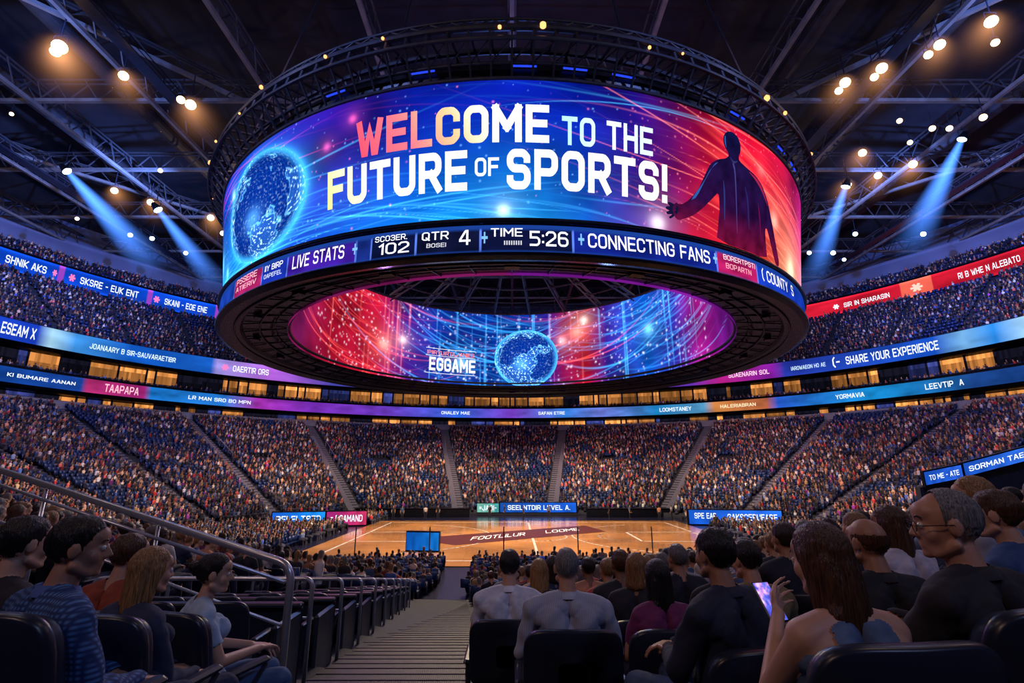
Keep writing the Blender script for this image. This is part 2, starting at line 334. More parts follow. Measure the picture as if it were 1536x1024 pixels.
# ------------------------------------------------------------------ seating bowl
NR=44;A0,A1,B0,B1=36.,66.8,25.4,58.4
def z0f(ph): return .1+.5*sstep(-.93,-.6,np.sin(ph))
def z1f(ph):
    c=np.cos(ph); off=np.where(c<0,2.7,1.3)
    lo=np.minimum(15,6.6+.21*np.maximum(0,66.8*np.abs(c)-off)); return np.where(np.sin(ph)<0,lo,15.)
def zk(ph,k): return z0f(ph)+(z1f(ph)-z0f(ph))*k/NR
def tsolve(x,y):
    x=np.asarray(x,float);y=np.asarray(y,float);lo=np.full(np.broadcast(x,y).shape,-.7);hi=lo+2.2
    for _ in range(40):
        t=(lo+hi)/2;f=(x/(A0+(A1-A0)*t))**2+((y-CY)/(B0+(B1-B0)*t))**2-1
        lo=np.where(f>0,t,lo);hi=np.where(f>0,hi,t)
    return (lo+hi)/2
def zf(x,y):
    t=tsolve(x,y); ph=np.arctan2((np.asarray(y)-CY)/(B0+(B1-B0)*t),np.asarray(x)/(A0+(A1-A0)*t))
    k=np.clip(np.floor(t*NR+1e-6),0,NR-1); return float(np.where(t<0,0,zk(ph,k)))
PH=np.radians(np.arange(0,361,1.0)); PH=np.sort(np.concatenate([PH,np.radians(270+np.arange(-6,6,.25))])); PH=np.unique(np.round(PH,6))
def ringmesh(name,prof,mats,ph=PH):
    m=len(prof); V=np.zeros((len(ph),m,3))
    for j,(a,b,z) in enumerate(prof):
        V[:,j,0]=a*np.cos(ph);V[:,j,1]=CY+b*np.sin(ph);V[:,j,2]=z
    i,j=np.meshgrid(np.arange(len(ph)-1),np.arange(m-1),indexing='ij'); q=(i*m+j).ravel()
    return mesh_np(name,V.reshape(-1,3),np.stack([q,q+m,q+m+1,q+1],1),mats)
prof=[(A0,B0,-.02*np.ones(len(PH)))]
for k in range(NR):
    for t in (k/NR,(k+1)/NR): prof.append((A0+(A1-A0)*t,B0+(B1-B0)*t,zk(PH,k)))
obj('seating_terrace',ringmesh('seating_terrace',prof,[M_conc]),kind='structure',label='dark concrete stepped lower seating bowl',cat='terrace')
def terr(a0,b0,z0,a1,b1,z1,n):
    p=[(a0,b0,z0-1.0)]
    for k in range(n):
        for t in (k/n,(k+1)/n): p.append((a0+(a1-a0)*t,b0+(b1-b0)*t,z0+(z1-z0)*k/n))
    return p
VP=np.radians(np.arange(-60,241,1.5))
obj('seating_terrace',ringmesh('upper_terrace',terr(70.5,61.5,26.,83.5,74.5,37.4,17),[M_conc],VP),kind='structure',label='dark concrete upper deck of seating steps',cat='terrace')
obj('seating_terrace',ringmesh('top_terrace',terr(85,76,40.6,91.5,82.5,45,7),[M_conc],VP),kind='structure',label='dark concrete topmost deck of seating steps',cat='terrace')
obj('wall_upper',ringmesh('wall_upper',[(92,83,44),(92,83,47.5),(91.5,82.5,47.5),(91.5,82.5,48.3),(93,84,48.4),(95,86,53)],[M_wall],VP),kind='structure',label='blue-grey upper wall under the roof',cat='wall')
obj('wall_parapet',ringmesh('wall_parapet',[(66.8,58.4,14.6),(67.0,58.6,15.9),(67.3,58.9,15.9),(67.3,58.9,14.7),(73,64.5,14.7)],[M_light],VP),kind='structure',label='pale parapet at the top of the lower bowl',cat='wall')
obj('floor_suite_level',ringmesh('ledge',[(73,64.5,17.2),(67.4,59.2,17.2),(67.4,59.2,19.9),(67.9,59.7,19.9),(67.9,59.7,19.4),(74,65,19.4)],[M_black],VP),kind='structure',label='dark balcony ledge of the suite level',cat='balcony')
obj('floor_upper_level',ringmesh('ledge2',[(76,67,23.2),(69.2,60.4,23.2),(69.2,60.4,26.3),(70.4,61.4,26.3)],[M_black],VP),kind='structure',label='dark fascia under the upper deck',cat='balcony')
obj('floor_top_level',ringmesh('ledge3',[(83.6,74.6,37.2),(84.1,75.1,37.2),(84.1,75.1,41),(85,76,41)],[M_black],VP),kind='structure',label='dark fascia under the top deck',cat='balcony')
def suite(name,a,b,z0,z1,seed,frac,label):
    r=np.random.default_rng(seed); ph=np.radians(np.arange(-40,221,.3)); n=len(ph)-1
    V=[];C=[];F=[]; left=0;st=None
    for i in range(n):
        if left<=0:
            left=int(r.integers(3,13)); st=r.random(4); first=True
        part_=first; first=False; left-=1
        on=st[0]<frac and not part_; br=(.25+.85*st[1]**1.3)*r.uniform(.7,1.2)
        c=(np.array([1.,.37,.09])*br*1.0 if st[2]<.85 else np.array([.15,.2,.9])*br*.4) if on else np.array([.006,.006,.014])
        top=.75 if st[3]<.6 else .6
        for fa,fb,kk in ((0,.08,.05),(.08,.38,.15),(.38,top,.5),(top,.93,1.),(.93,1,.05)):
            za,zb=z0+(z1-z0)*fa,z0+(z1-z0)*fb; s=len(V)
            for p,zz in ((ph[i],za),(ph[i+1],za),(ph[i+1],zb),(ph[i],zb)): V.append([a*math.cos(p),CY+b*math.sin(p),zz])
            cc=c*kk*r.uniform(.6,1.3); C+=[cc]*4; F.append([s,s+1,s+2,s+3])
    obj(name,mesh_np(name,V,np.array(F),[M_scr],col=np.array(C)),kind='structure',label=label,cat='wall')
suite('wall_suites',72.5,63.5,19.4,23.2,3,.85,'glass-fronted suites glowing warm orange')
suite('wall_concourse',72,63.2,14.7,17.2,4,.7,'open concourse glowing warm orange')
# ground & court
g=MB(); g.box((0,CY,-.06),(150,130,.1)); obj('floor',g.mesh('floor',[pmat('arena_floor',(.02,.02,.05),.25,0,.3,.4)]),kind='structure',label='dark polished arena floor',cat='floor')
court=MB(); court.box((2,52.5,.03),(38,31,.05)); court=obj('basketball_court',court.mesh('court',[M_wood]),label='glossy orange hardwood court with white lines',cat='court')
ml=MB()
def line(x0,y0,x1,y1,w=.22):
    x0+=2;x1+=2; d=np.array([x1-x0,y1-y0]);L=np.linalg.norm(d);ml.box(((x0+x1)/2,(y0+y1)/2,.062),(L+w,w,.006),rz=math.atan2(d[1],d[0]))
for a in ((-17,39,17,39),(-17,66,17,66),(-17,39,-17,66),(17,39,17,66),(0,39,0,66),(-17,49,-10,49),(-17,56,-10,56),(-10,49,-10,56),(17,49,10,49),(17,56,10,56),(10,49,10,56)): line(*a)
for cx,R,a0,a1 in ((0,3.4,0,360),(-15,11,-70,70),(15,11,110,250),(-10,3.4,-90,90),(10,3.4,90,270)):
    n=40
    for i in range(n):
        p,q=[math.radians(a0+(a1-a0)*(i+e)/n) for e in(0,1)]; line(cx+R*math.cos(p),52.5+R*math.sin(p),cx+R*math.cos(q),52.5+R*math.sin(q),.18)
o=obj('court_line',ml.mesh('court_line',[pmat('white_paint',(.8,.75,.7),.4)])); o.parent=court
mb=MB(); mb.add([[-9.6,51,.07],[-5,46.6,.07],[10,56.5,.07],[8.6,62.3,.07]],[[0,1,2,3]]); o=obj('painted_banner',mb.mesh('painted_banner',[pmat('maroon_paint',(.13,.028,.02),.3)]),label='dark maroon painted strip'); o.parent=court
def fl(x0,y0,dx,dy,ux,uy): return lambda u,v: np.stack([x0+dx*u+ux*v,y0+dy*u+uy*v,np.full(len(u),.085)],-1)
for s,f in (('Footlilur',fl(-3.9,49.6,5.2,3.5,.1,2.5)),('Loome',fl(3.5,54.9,3.8,2.5,.1,2.3))):
    V,F=text_data(s,.75); o=obj('lettering',mesh_np('lettering',f(V[:,0],V[:,1]),F,[pmat('glowing_letter_paint',(.85,.82,.8),.5,emis=(1,.95,.9),es=.6)])); o.parent=court  # letters given their own glow so the floor paint reads white
M_aisle=pmat('aisle_concrete',(.15,.15,.22),.7)
def aisle(phd,k0,k1,w=1.7):
    ph=math.radians(phd); m=MB(); tx,ty=-math.sin(ph)*A1,math.cos(ph)*B1; n=math.hypot(tx,ty);tx/=n;ty/=n
    for k in range(k0,k1):
        z=float(zk(ph,k))
        for h,(ta,tb) in enumerate(((k/NR,(k+.5)/NR),((k+.5)/NR,(k+1)/NR))):
            zz=z+.03+h*float(z1f(ph)-z0f(ph))/NR/2
            P=[]
            for t,s in ((ta,-1),(ta,1),(tb,1),(tb,-1)):
                P.append([(A0+(A1-A0)*t)*math.cos(ph)+tx*s*w/2,CY+(B0+(B1-B0)*t)*math.sin(ph)+ty*s*w/2])
            V=[[*p,zz-.2] for p in P]+[[*p,zz] for p in P]
            m.add(V,[[4,5,6,7],[0,1,5,4],[2,3,7,6],[1,2,6,5],[3,0,4,7]])
    obj('aisle_stairs',m.mesh('aisle_stairs',[M_aisle]),label='grey concrete aisle steps between crowd blocks',cat='stairs',group='bowl aisles')
AIS=[(127,1,43),(102.8,1,43),(80.5,1,43),(54,1,43),(146,0,43),(35,0,43),(163,0,43),(17,0,43),(181,0,43),(-1,0,43),(199,2,42),(-19,2,42),(216,2,40),(-36,2,40)]
for a in AIS: aisle(*a,w=1.7 if 40<a[0]<140 else 1.2)
for ad in (127,102.8,80.5,54,146,35):
    ph=math.radians(ad); m=MB()
    for sgn in(-1,1):
        tx,ty=-math.sin(ph)*A1,math.cos(ph)*B1; nn=math.hypot(tx,ty); pts=[]
        for k in (22,26,30): 
            t=k/NR; x=(A0+(A1-A0)*t)*math.cos(ph)+tx/nn*sgn*.95;y=CY+(B0+(B1-B0)*t)*math.sin(ph)+ty/nn*sgn*.95; z=float(zk(ph,k))+1.0; pts.append((x,y,z)); m.bar((x,y,z-1),(x,y,z),.07)
        m.tube(pts,.05,6)
    obj('aisle_rail',m.mesh('aisle_rail',[M_chrome]),label='steel rails beside the aisle steps',cat='railing',group='bowl aisle rails')
# ------------------------------------------------------------------ scoreboard
SB=empty('scoreboard',(0,CY,17.7),label='huge ring-shaped hanging video scoreboard with dark steel frame',cat='scoreboard')
def part(name,me,label=None,par=SB):
    o=obj(name,me,label=label); parent_keep(o,par); return o
def Rz(z): return 27.6+(z-20.0)*(1.0/8.4)
def ring_fm(off=0): 
    def f(u,z):
        R=Rz(z)+off; a=np.radians(u); return np.stack([R*np.sin(a),CY-R*np.cos(a),z],-1)
    return f
us=np.concatenate([np.linspace(-62,62,1500),np.linspace(62,298,90)[1:]])
P,F,U,W=grid_strip(us,np.linspace(20.05,28.4,170),ring_fm(.0)); 
part('outer_screen',mesh_np('outer_screen',P,F,[M_scr],col=outer_paint(np.where(U>180,U-360,U),(W-20.05)/8.35)),'curved LED screen with blue and red space graphics')
def in_fm(off=0): return lambda u,z: np.stack([(22.4-off)*np.sin(np.radians(u)),CY+(22.4-off)*np.cos(np.radians(u)),z],-1)
P,F,U,W=grid_strip(np.concatenate([np.linspace(-95,95,1000),np.linspace(95,265,60)[1:]]),np.linspace(18.75,30,120),in_fm())
part('inner_screen',mesh_np('inner_screen',P,F,[M_scr],col=inner_paint(np.where(U>180,U-360,U),(W-18.7)/11.3)),'curved inner LED screen with red and blue light trails')
rib=[(-62,-45,(.01,.05,.4)),(-45,-36,(.4,.015,.12)),(-36,-30.3,(.01,.03,.4)),(-30.3,-19,(.05,.012,.35)),(-19,-16.9,(.01,.03,.25)),(-16.9,-11.2,(.003,.006,.04)),(-11.2,-3.6,(.004,.006,.03)),(-3.6,7.0,(.004,.006,.04)),(7.0,26.6,(.006,.018,.26)),(26.6,34.8,(.45,.012,.12)),(34.8,62,(.008,.04,.45))]
uu=np.linspace(-62,62,2400); P,F,U,W=grid_strip(np.concatenate([uu,np.linspace(62,298,60)[1:]]),np.linspace(17.95,19.6,10),lambda u,z:np.stack([27.75*np.sin(np.radians(u)),CY-27.75*np.cos(np.radians(u)),z],-1))
C=np.tile(np.array([.02,.06,.5]),(len(U),1))
for a,b,c in rib:
    m=(U>=a)&(U<b); C[m]=np.array(c)
    for e in (a,b): C[(abs(U-e)<.12)]=(.1,.2,.8)
C*= (.5+.9*vnoise(U*.5+40,W*2,8))[:,None]; C[(W>19.4)|(W<18.1)]=(.01,.05,.3)
part('ribbon_screen',mesh_np('ribbon_screen',P,F,[M_scr],col=C),'narrow blue LED ribbon with game stats')
def rt(s,u0,u1,z0,z1,cf,bold=.85,off=.12):
    f=ring_fm(off)
    text_on('lettering',s,lambda u,v:f(u0+(u1-u0)*u,z0+(z1-z0)*v),cf,SB,bold,'glowing letters reading '+s)
def rb(s,u0,u1,z0,z1,c=(1,1,1.1),bold=.95):
    text_on('lettering',s,lambda u,v:np.stack([27.86*np.sin(np.radians(u0+(u1-u0)*u)),CY-27.86*np.cos(np.radians(u0+(u1-u0)*u)),z0+(z1-z0)*v],-1),c,SB,bold,'glowing letters reading '+s)
G=lambda st: (lambda u,v: stops(u,st))
rt('WELCOME',-19.3,4.3,24.5,26.8,lambda u,v:stops(u+.10*v,[(0,(1,.07,.14)),(.35,(1,.2,.25)),(.58,(1,.62,.3)),(.74,(1,1,.8)),(1,(1,1,1))]),1.5)
rt('TO THE',5.8,17.2,24.45,26.2,G([(0,(.45,.9,1)),(.5,(.8,1,1)),(1,(.7,.9,1))]),1.25)
rt('FUTURE',-23.6,-5.2,21.7,24.1,lambda u,v:stops(u+.12*v,[(0,(1,.9,.25)),(.3,(1,1,.7)),(.6,(1,1,1)),(1,(1,1,1))]),1.5)
rt('OF',-4.3,-1.5,22.5,23.6,(.9,1,1.1),1.25)
rt('SPORTS!',-.6,19.2,21.7,24.1,G([(0,(1,1,1)),(.7,(1,1,.95)),(1,(1,.95,.9))]),1.5)
rb('LIVE STATS',-29.0,-20.5,18.35,19.2)
rb('SCO3ER.',-16.3,-12.2,19.0,19.35);rb('102',-15.8,-11.9,18.2,18.88)
rb('QTR',-10.4,-7.2,18.8,19.3);rb('BOSEI',-9.8,-7.5,18.35,18.6,(.7,.7,.8));rb('4',-6.0,-4.7,18.4,19.3)
rb('TIME',-2.4,1.2,18.85,19.35);rb('IIIIIIII',-.9,1.1,18.35,18.6,(.6,.6,.7));rb('5:26',2.0,6.4,18.3,19.2)
rb('CONNECTING FANS',8.7,25.2,18.35,19.2)
rb('BORERTPSTI',27.6,34,18.9,19.25,(1,.7,.8));rb('BOPARTN',27.9,33,18.35,18.7,(1,.4,.5));rb('( COUNTY  S',35.6,46,18.35,19.15)
rb('PSSERE',-43.5,-37,18.8,19.25,(1,.5,.6));rb('ATIERIV',-43.5,-37,18.3,18.65,(1,.5,.6));rb('IIY BIRP',-35,-31,18.8,19.2);rb('OAPEFEL',-35,-31,18.3,18.6,(.7,.8,1))
for a in (-19,7.9,-3.1,26.1): rb('+',a-.35,a+.35,18.2,19.4,(.2,.5,1))
def gfm(u0,z0): 
    f=ring_fm(.05); return lambda x,y: f(u0+x/.4887,z0+y)
part('globe_graphic',globe_disc('globe_graphic',5.3,3.75,gfm(-38.3,23.98),31),'glowing blue earth on the screen')
fi=in_fm(.08)
part('globe_graphic',globe_disc('globe_graphic',4.9,4.5,lambda x,y: fi(5.6+x/.391,23.0+y),77,-4.2),'glowing blue earth on the inner screen')
def it(s,u0,u1,z0,z1,c,b=1.): text_on('lettering',s,lambda u,v: in_fm(.2)(u0+(u1-u0)*u,z0+(z1-z0)*v),c,SB,b,'glowing letters reading '+s)
it('EGGAME',-33,-14.5,20.5,22.5,(1,1,1.1),1.4); it('IPIIRYUIRTIL/ANIES',-34,-15,22.9,23.5,(1,.25,.25))
for z in (20.1,22.7,23.8):
    V=[];Fq=[]
    for i in range(20):
        p=in_fm(.18)(np.array([-34.5+i*1.05]*2),np.array([z,z+.07])); V+=list(p)
    for i in range(19): Fq.append([2*i,2*i+2,2*i+3,2*i+1])
    part('graphic_line',mesh_np('gl',V,Fq,[M_txt],col=np.tile(np.array([.9,.9,1]),(len(V),1))))
def flat_poly(pts,name,cf,off,label,it_=2):
    cu=bpy.data.curves.new('s','CURVE');cu.dimensions='2D';cu.fill_mode='BOTH';sp=cu.splines.new('POLY')
    P=[np.array(p,float) for p in pts]
    for _ in range(it_):
        Q=[]
        for i in range(len(P)):
            a,b=P[i],P[(i+1)%len(P)]; Q+=[a*.8+b*.2,a*.2+b*.8]
        P=Q
    sp.points.add(len(P)-1)
    for i,(a,b) in enumerate(P): sp.points[i].co=(a*.4887,b,0,1)
    sp.use_cyclic_u=True; so=bpy.data.objects.new('s',cu);COL.objects.link(so);me=bpy.data.meshes.new_from_object(so.evaluated_get(bpy.context.evaluated_depsgraph_get()))
    bm=bmesh.new();bm.from_mesh(me)
    for k in range(36,100):
        bmesh.ops.bisect_plane(bm,geom=bm.verts[:]+bm.edges[:]+bm.faces[:],plane_co=(k*.25,0,0),plane_no=(1,0,0))
    for k in range(80,112):
        bmesh.ops.bisect_plane(bm,geom=bm.verts[:]+bm.edges[:]+bm.faces[:],plane_co=(0,k*.25,0),plane_no=(0,1,0))
    bm.to_mesh(me);bm.free()
    V=np.array([v.co[:] for v in me.vertices]);Fq=[list(p.vertices) for p in me.polygons];bpy.data.objects.remove(so)
    Pw=ring_fm(off)(V[:,0]/.4887,V[:,1]); part(name,mesh_np(name,Pw,Fq,[M_scr],col=cf(V[:,0]/.4887,V[:,1])),label)
sil=[(20.2,21.0),(19.9,21.45),(20.4,21.9),(21.2,21.8),(22.4,22.2),(24.0,23.1),(25.0,24.1),(25.9,24.95),(27.2,25.45),(28.8,25.75),(29.35,26.0),(29.2,26.25),(28.7,26.45),(28.35,26.75),(28.35,27.2),(28.9,27.6),(30.0,27.8),(31.2,27.65),(31.8,27.2),(31.8,26.7),(31.4,26.3),(31.5,26.0),(33.0,25.8),(35.2,25.6),(36.9,25.2),(38.3,24.4),(39.3,23.4),(40.3,22.3),(41.3,21.2),(42.0,20.5),(41.9,20.1),(40.9,20.08),(40.0,20.7),(39.0,21.6),(38.1,22.3),(37.7,22.2),(37.8,21.2),(38.3,20.08),(27.0,20.08),(27.3,21.2),(27.6,22.3),(27.4,23.3),(26.4,22.8),(24.8,22.0),(23.2,21.35),(21.8,21.0),(20.8,20.8)]
def silc(u,z):
    c=stops(z,[(20,(.16,.004,.035)),(22.5,(.018,.003,.04)),(28,(.004,.006,.05))]); e=fbm(u*.9+20,z*1.3+20,44); return c*(.25+1.7*e)[:,None]
flat_poly(sil,'athlete_graphic',silc,.12,'dark figure of an athlete reaching out one arm',1)
def shade(pts,c,off=.15): flat_poly(pts,'figure_shading',lambda u,z:np.tile(np.array(c),(len(u),1)),off,None,1)
shade([(30.2,25.7),(30.6,25.3),(30.8,23.8),(30.95,21.0),(30.85,21.0),(30.6,23.8),(30.4,25.1),(30.0,25.55)],(.06,.05,.22))
shade([(33.2,25.62),(35.4,25.42),(36.9,24.95),(38.4,23.9),(38.1,24.0),(36.6,24.75),(35.2,25.2)],(.35,.015,.07))
shade([(22.6,22.2),(24.8,23.65),(25.9,24.6),(27.4,25.3),(26.6,25.05),(25.2,23.95),(23.6,22.5)],(.03,.10,.38))
shade([(28.2,24.4),(28.6,23.4),(28.5,21.6),(28.35,21.6),(28.3,23.2)],(.02,.04,.18))
shade([(32.5,24.6),(33.4,23.6),(33.6,21.6),(33.4,21.6),(33.1,23.4)],(.02,.02,.13))
shade([(35.6,23.9),(36.2,23.0),(36.4,21.5),(36.25,21.5),(35.9,22.9)],(.14,.006,.05))
shade([(28.5,27.2),(28.5,26.75),(28.9,26.4),(28.75,26.8),(28.7,27.3)],(.03,.10,.4))
shade([(29.4,26.0),(30.2,25.75),(31.3,25.95),(30.2,25.55)],(.03,.03,.14))
for fx_,fz_ in ((19.3,21.75),(19.0,21.45),(19.1,21.15),(19.5,20.9)):
    shade([(20.9,21.65),(fx_+.2,fz_+.1),(fx_-.1,fz_),(fx_+.1,fz_-.12),(20.7,21.2)],(.006,.006,.04),.12)
# frame
m=MB(); m.rev([(27.85,17.75),(27.85,17.93),(27.2,18.35),(22.6,19.3),(22.25,19.15),(22.35,18.95),(23.6,18.85),(23.8,18.65),(25.9,18.35),(26.1,18.05),(27.0,17.75),(27.5,17.62)],240)
m.torus(27.85,19.75,.13,240);m.torus(27.8,17.85,.12,240);m.torus(22.25,19.1,.12,200)
for R,z in ((23.4,18.8),(24.6,18.45),(26.5,17.85)): m.torus(R,z,.07,200,6)
for i in range(60):
    a=2*math.pi*i/60; s_,c_=math.sin(a),math.cos(a); m.bar((25.9*s_,CY-25.9*c_,18.22),(22.5*s_,CY-22.5*c_,18.88),.09)
    if i%3==0: m.box((25.1*s_,CY-25.1*c_,18.25),(.9,.5,.25),rz=a)
part('bottom_frame',m.mesh('bottom_frame',[M_under]),'black steel underside ring')
m=MB(); m.rev([(27.7,19.6),(27.75,20.05),(27.4,20.05),(22.8,29.9),(22.5,30.2),(22.5,19.0),(27.2,18.9)],200); part('inner_body',m.mesh('inner_body',[M_black]),'black cabinet body between the screens')
m=MB(); m.torus(28.62,28.5,.12,240);m.torus(29.7,31.0,.2,240);m.torus(29.9,30.1,.12,240);m.torus(28.9,29.3,.1,240);m.torus(27.4,31.6,.2,200);m.torus(22.5,30.2,.2,200);m.torus(29.4,31.9,.1,240)
NB=150
for i in range(NB):
    a=2*math.pi*i/NB;b=2*math.pi*(i+1)/NB
    p=lambda R,z,t:(R*math.sin(t),CY-R*math.cos(t),z)
    m.bar(p(28.6,28.5,a),p(29.9,30.1,a),.12);m.bar(p(29.9,30.1,a),p(29.7,31,a),.12);m.bar(p(29.7,31,a),p(27.4,31.6,a),.12);m.bar(p(27.4,31.6,a),p(27.2,28.6,b),.1);m.bar(p(28.9,29.3,a),p(29.9,30.1,b),.07);m.bar(p(29.7,31,a),p(29.4,31.9,b),.06);m.bar(p(29.7,31,b),p(29.4,31.9,a),.06)
    if i%3==0: m.bar(p(27.4,31.6,a),p(22.5,30.2,a),.22); m.bar(p(27.4,31.6,a),p(22.5,30.2,b),.12)
    if i%6==0:
        m.bar(p(22.5,30.4,a),p(9,33.5,a),.3); m.bar(p(22.5,29.6,a),p(9,32.3,a),.16)
        for q in range(5):
            t0,t1=q/5,(q+1)/5; m.bar(p(22.3-13.3*t0,30.4+3.1*t0,a),p(22.3-13.3*t1,29.6+2.7*t1,a),.09)
m.torus(9,33.5,.25,90);m.torus(9,32.3,.18,90);m.torus(15.5,31.7,.15,120);m.torus(19,30.9,.12,120)
part('crown_truss',m.mesh('crown_truss',[M_crown]),'dark steel truss crown above the screen')
m=MB(); m.rev([(28.45,28.45),(28.55,29.2),(27.6,30.6),(26.8,30.6),(26.8,28.4)],200); part('crown_cabinet',m.mesh('cc',[M_black]),'black equipment deck')
for i in range(60):
    if rng.random()<.62: continue
    a=2*math.pi*i/60; q=lambda R,z,t:(R*math.sin(t),CY-R*math.cos(t),z); m=MB(); m.bar(q(28.75,29.25,a),q(28.75,29.25,a+.05),.09); part('blue_light_strip',m.mesh('bls',[M_blue]))
bl=MB(); bl.tube([(0,0,-.25),(0,0,-.1),(0,0,.1),(0,0,.25)],[.06,.2,.2,.06],10); blm=bl.mesh('bulb',[M_bulb],True)
for i in range(60):
    if i%3==1: continue
    a=2*math.pi*(i+.5+rng.uniform(-.3,.3))/60; o=obj('crown_lamp',blm); o.location=(29.95*math.sin(a),CY-29.95*math.cos(a),30.6+rng.uniform(-.3,.7)); sc=rng.uniform(.35,.65) if i%5 else .9; o.scale=(sc,sc,sc); parent_keep(o,SB)
for i in range(12):
    a=2*math.pi*(i+.5)/12; m=MB(); m.tube([(28*math.sin(a),CY-28*math.cos(a),31.4),(24*math.sin(a),CY-24*math.cos(a),49)],.08,6); part('hanging_cable',m.mesh('hc',[M_steel]))
# ------------------------------------------------------------------ roof
obj('ceiling',ringmesh('ceiling',[(95,86,53),(70,64,57),(40,38,60),(.5,.5,61)],[M_roof]),kind='structure',label='dark domed roof deck',cat='ceiling')
def trussm(p0,p1,h=2.6,w=.7):
    m=MB(); p0=np.array(p0,float);p1=np.array(p1,float);L=np.linalg.norm(p1-p0);u=(p1-p0)/L;s=np.array([-u[1],u[0],0]);up=np.array([0,0,1.])
    m.bar(p0,p1,.42,.42)
    m.m=1
    for k in(-1,1): m.bar(p0+s*k*w/2+up*h,p1+s*k*w/2+up*h,.16)
    n=int(L/3.6)
    for i in range(n):
        a=p0+u*L*i/n;b=p0+u*L*(i+1)/n;mid=(a+b)/2
        m.bar(a,mid+up*h+s*w/2,.13);m.bar(mid+up*h-s*w/2,b,.13)
    return m.mesh('roof_truss',[M_truss,M_trussd])
for x in range(-84,85,14):
    h=85*math.sqrt(max(0,1-(x/93)**2)); obj('roof_truss',trussm((x,max(-20,CY-h),48),(x,CY+h,48)),label='grey steel lattice roof truss',cat='roof truss',group='roof trusses')
for y in range(8,137,14):
    h=92*math.sqrt(max(0,1-((y-CY)/86)**2)); obj('roof_truss',trussm((-h,y,48.45),(h,y,48.45)),label='grey steel lattice roof truss',cat='roof truss',group='roof trusses')
for i,(a0,a1) in enumerate((((-77,8),(-21,64)),((77,8),(21,64)),((-84,50),(-35,99)),((84,50),(35,99)))):
    obj('roof_truss',trussm((*a0,50.2),(*a1,50.2),1.6,.5),label='grey steel diagonal roof brace',cat='roof truss',group='roof trusses')
for x in (-62,-49,-30,33,47,64):
    m=MB(); m.tube([(x,0,52.8),(x,108,52.8)],.9,14); obj('ventilation_duct',m.mesh('duct',[M_trussd]),label='round grey ventilation duct under the roof',cat='duct',group='ceiling ducts')
for x in (-66,-38,38,66):
    m=MB(); m.box((x,60,46.6),(1.4,70,.12))
    for s_ in(-.7,.7):
        m.bar((x+s_,25,47.6),(x+s_,95,47.6),.08);m.bar((x+s_,25,47.1),(x+s_,95,47.1),.06)
        for y in range(25,96,5): m.bar((x+s_,y,46.6),(x+s_,y,47.6),.07)
    obj('catwalk',m.mesh('catwalk',[M_steel]),label='dark steel lighting catwalk with rails',cat='catwalk',group='catwalks')
# spotlights
hm=MB(); hm.tube([(0,0,.55),(0,0,.5),(0,0,.2),(0,0,-.35),(0,0,-.42)],[.12,.25,.33,.48,.48],16); hm=hm.mesh('housing',[M_black],True)
lm=MB(); lm.tube([(0,0,-.40),(0,0,-.47),(0,0,-.50)],[.46,.44,.2],16); LM=lm.mesh('lens',[M_lamp]); LMC=lm.mesh('lens_cool',[M_lampc])
bm_=MB(); bm_.tube(fillet([(-.5,0,0),(-.5,0,.8),(.5,0,.8),(.5,0,0)],.1),.035,6); bm_.tube([(0,0,.8),(0,0,3.1)],.05,6); BM=bm_.mesh('yoke',[M_steel])
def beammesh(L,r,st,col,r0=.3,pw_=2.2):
    m=MB(); m.tube([(0,0,-.45),(0,0,-L)],[r0,r],28); me=m.mesh('beam_glow_cone')  # glowing volume cone: the beam is put into its emission, no real haze
    mt,nt,out=newmat('painted_beam_glow'); N=nt.nodes.new;Lk=nt.links.new
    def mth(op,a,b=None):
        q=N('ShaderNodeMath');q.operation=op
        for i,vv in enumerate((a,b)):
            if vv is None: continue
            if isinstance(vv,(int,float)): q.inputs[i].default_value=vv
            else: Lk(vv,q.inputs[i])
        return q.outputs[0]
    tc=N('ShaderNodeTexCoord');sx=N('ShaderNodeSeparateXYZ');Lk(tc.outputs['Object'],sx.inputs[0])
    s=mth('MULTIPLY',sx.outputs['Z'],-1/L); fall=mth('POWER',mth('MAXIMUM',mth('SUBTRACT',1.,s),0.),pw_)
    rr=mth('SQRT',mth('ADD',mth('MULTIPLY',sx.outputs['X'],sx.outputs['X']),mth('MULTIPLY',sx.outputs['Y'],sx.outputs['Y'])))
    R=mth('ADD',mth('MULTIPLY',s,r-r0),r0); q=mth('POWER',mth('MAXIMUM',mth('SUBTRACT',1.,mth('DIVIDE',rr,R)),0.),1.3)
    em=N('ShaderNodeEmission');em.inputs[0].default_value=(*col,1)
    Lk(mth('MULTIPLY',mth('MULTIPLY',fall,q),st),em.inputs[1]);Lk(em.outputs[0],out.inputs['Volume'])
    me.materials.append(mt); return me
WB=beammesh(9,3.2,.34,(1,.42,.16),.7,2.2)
def spot(x,y,z=45,cool=False,s=1.,aim=None,haze=False):  # haze adds the painted warm glow cone below the lens
    e=empty('spotlight',(x,y,z),label='hanging arena spotlight '+('shining cool blue-white' if cool else 'glowing warm amber'),cat='spotlight',group='roof spotlights')
    rot=(Vector(aim)-Vector((x,y,z))).to_track_quat('-Z','Y').to_euler()
    for n,me in (('housing',hm),('lens',LMC if cool else LM),('yoke',BM)):
        o=obj(n,me); o.parent=e
        if n!='yoke': o.rotation_euler=rot
    if haze: o=obj('beam_glow_cone',WB,label='faint warm glowing cone painted as a shaft of light'); o.parent=e; o.rotation_euler=rot
    e.scale=(s,s,s); return e
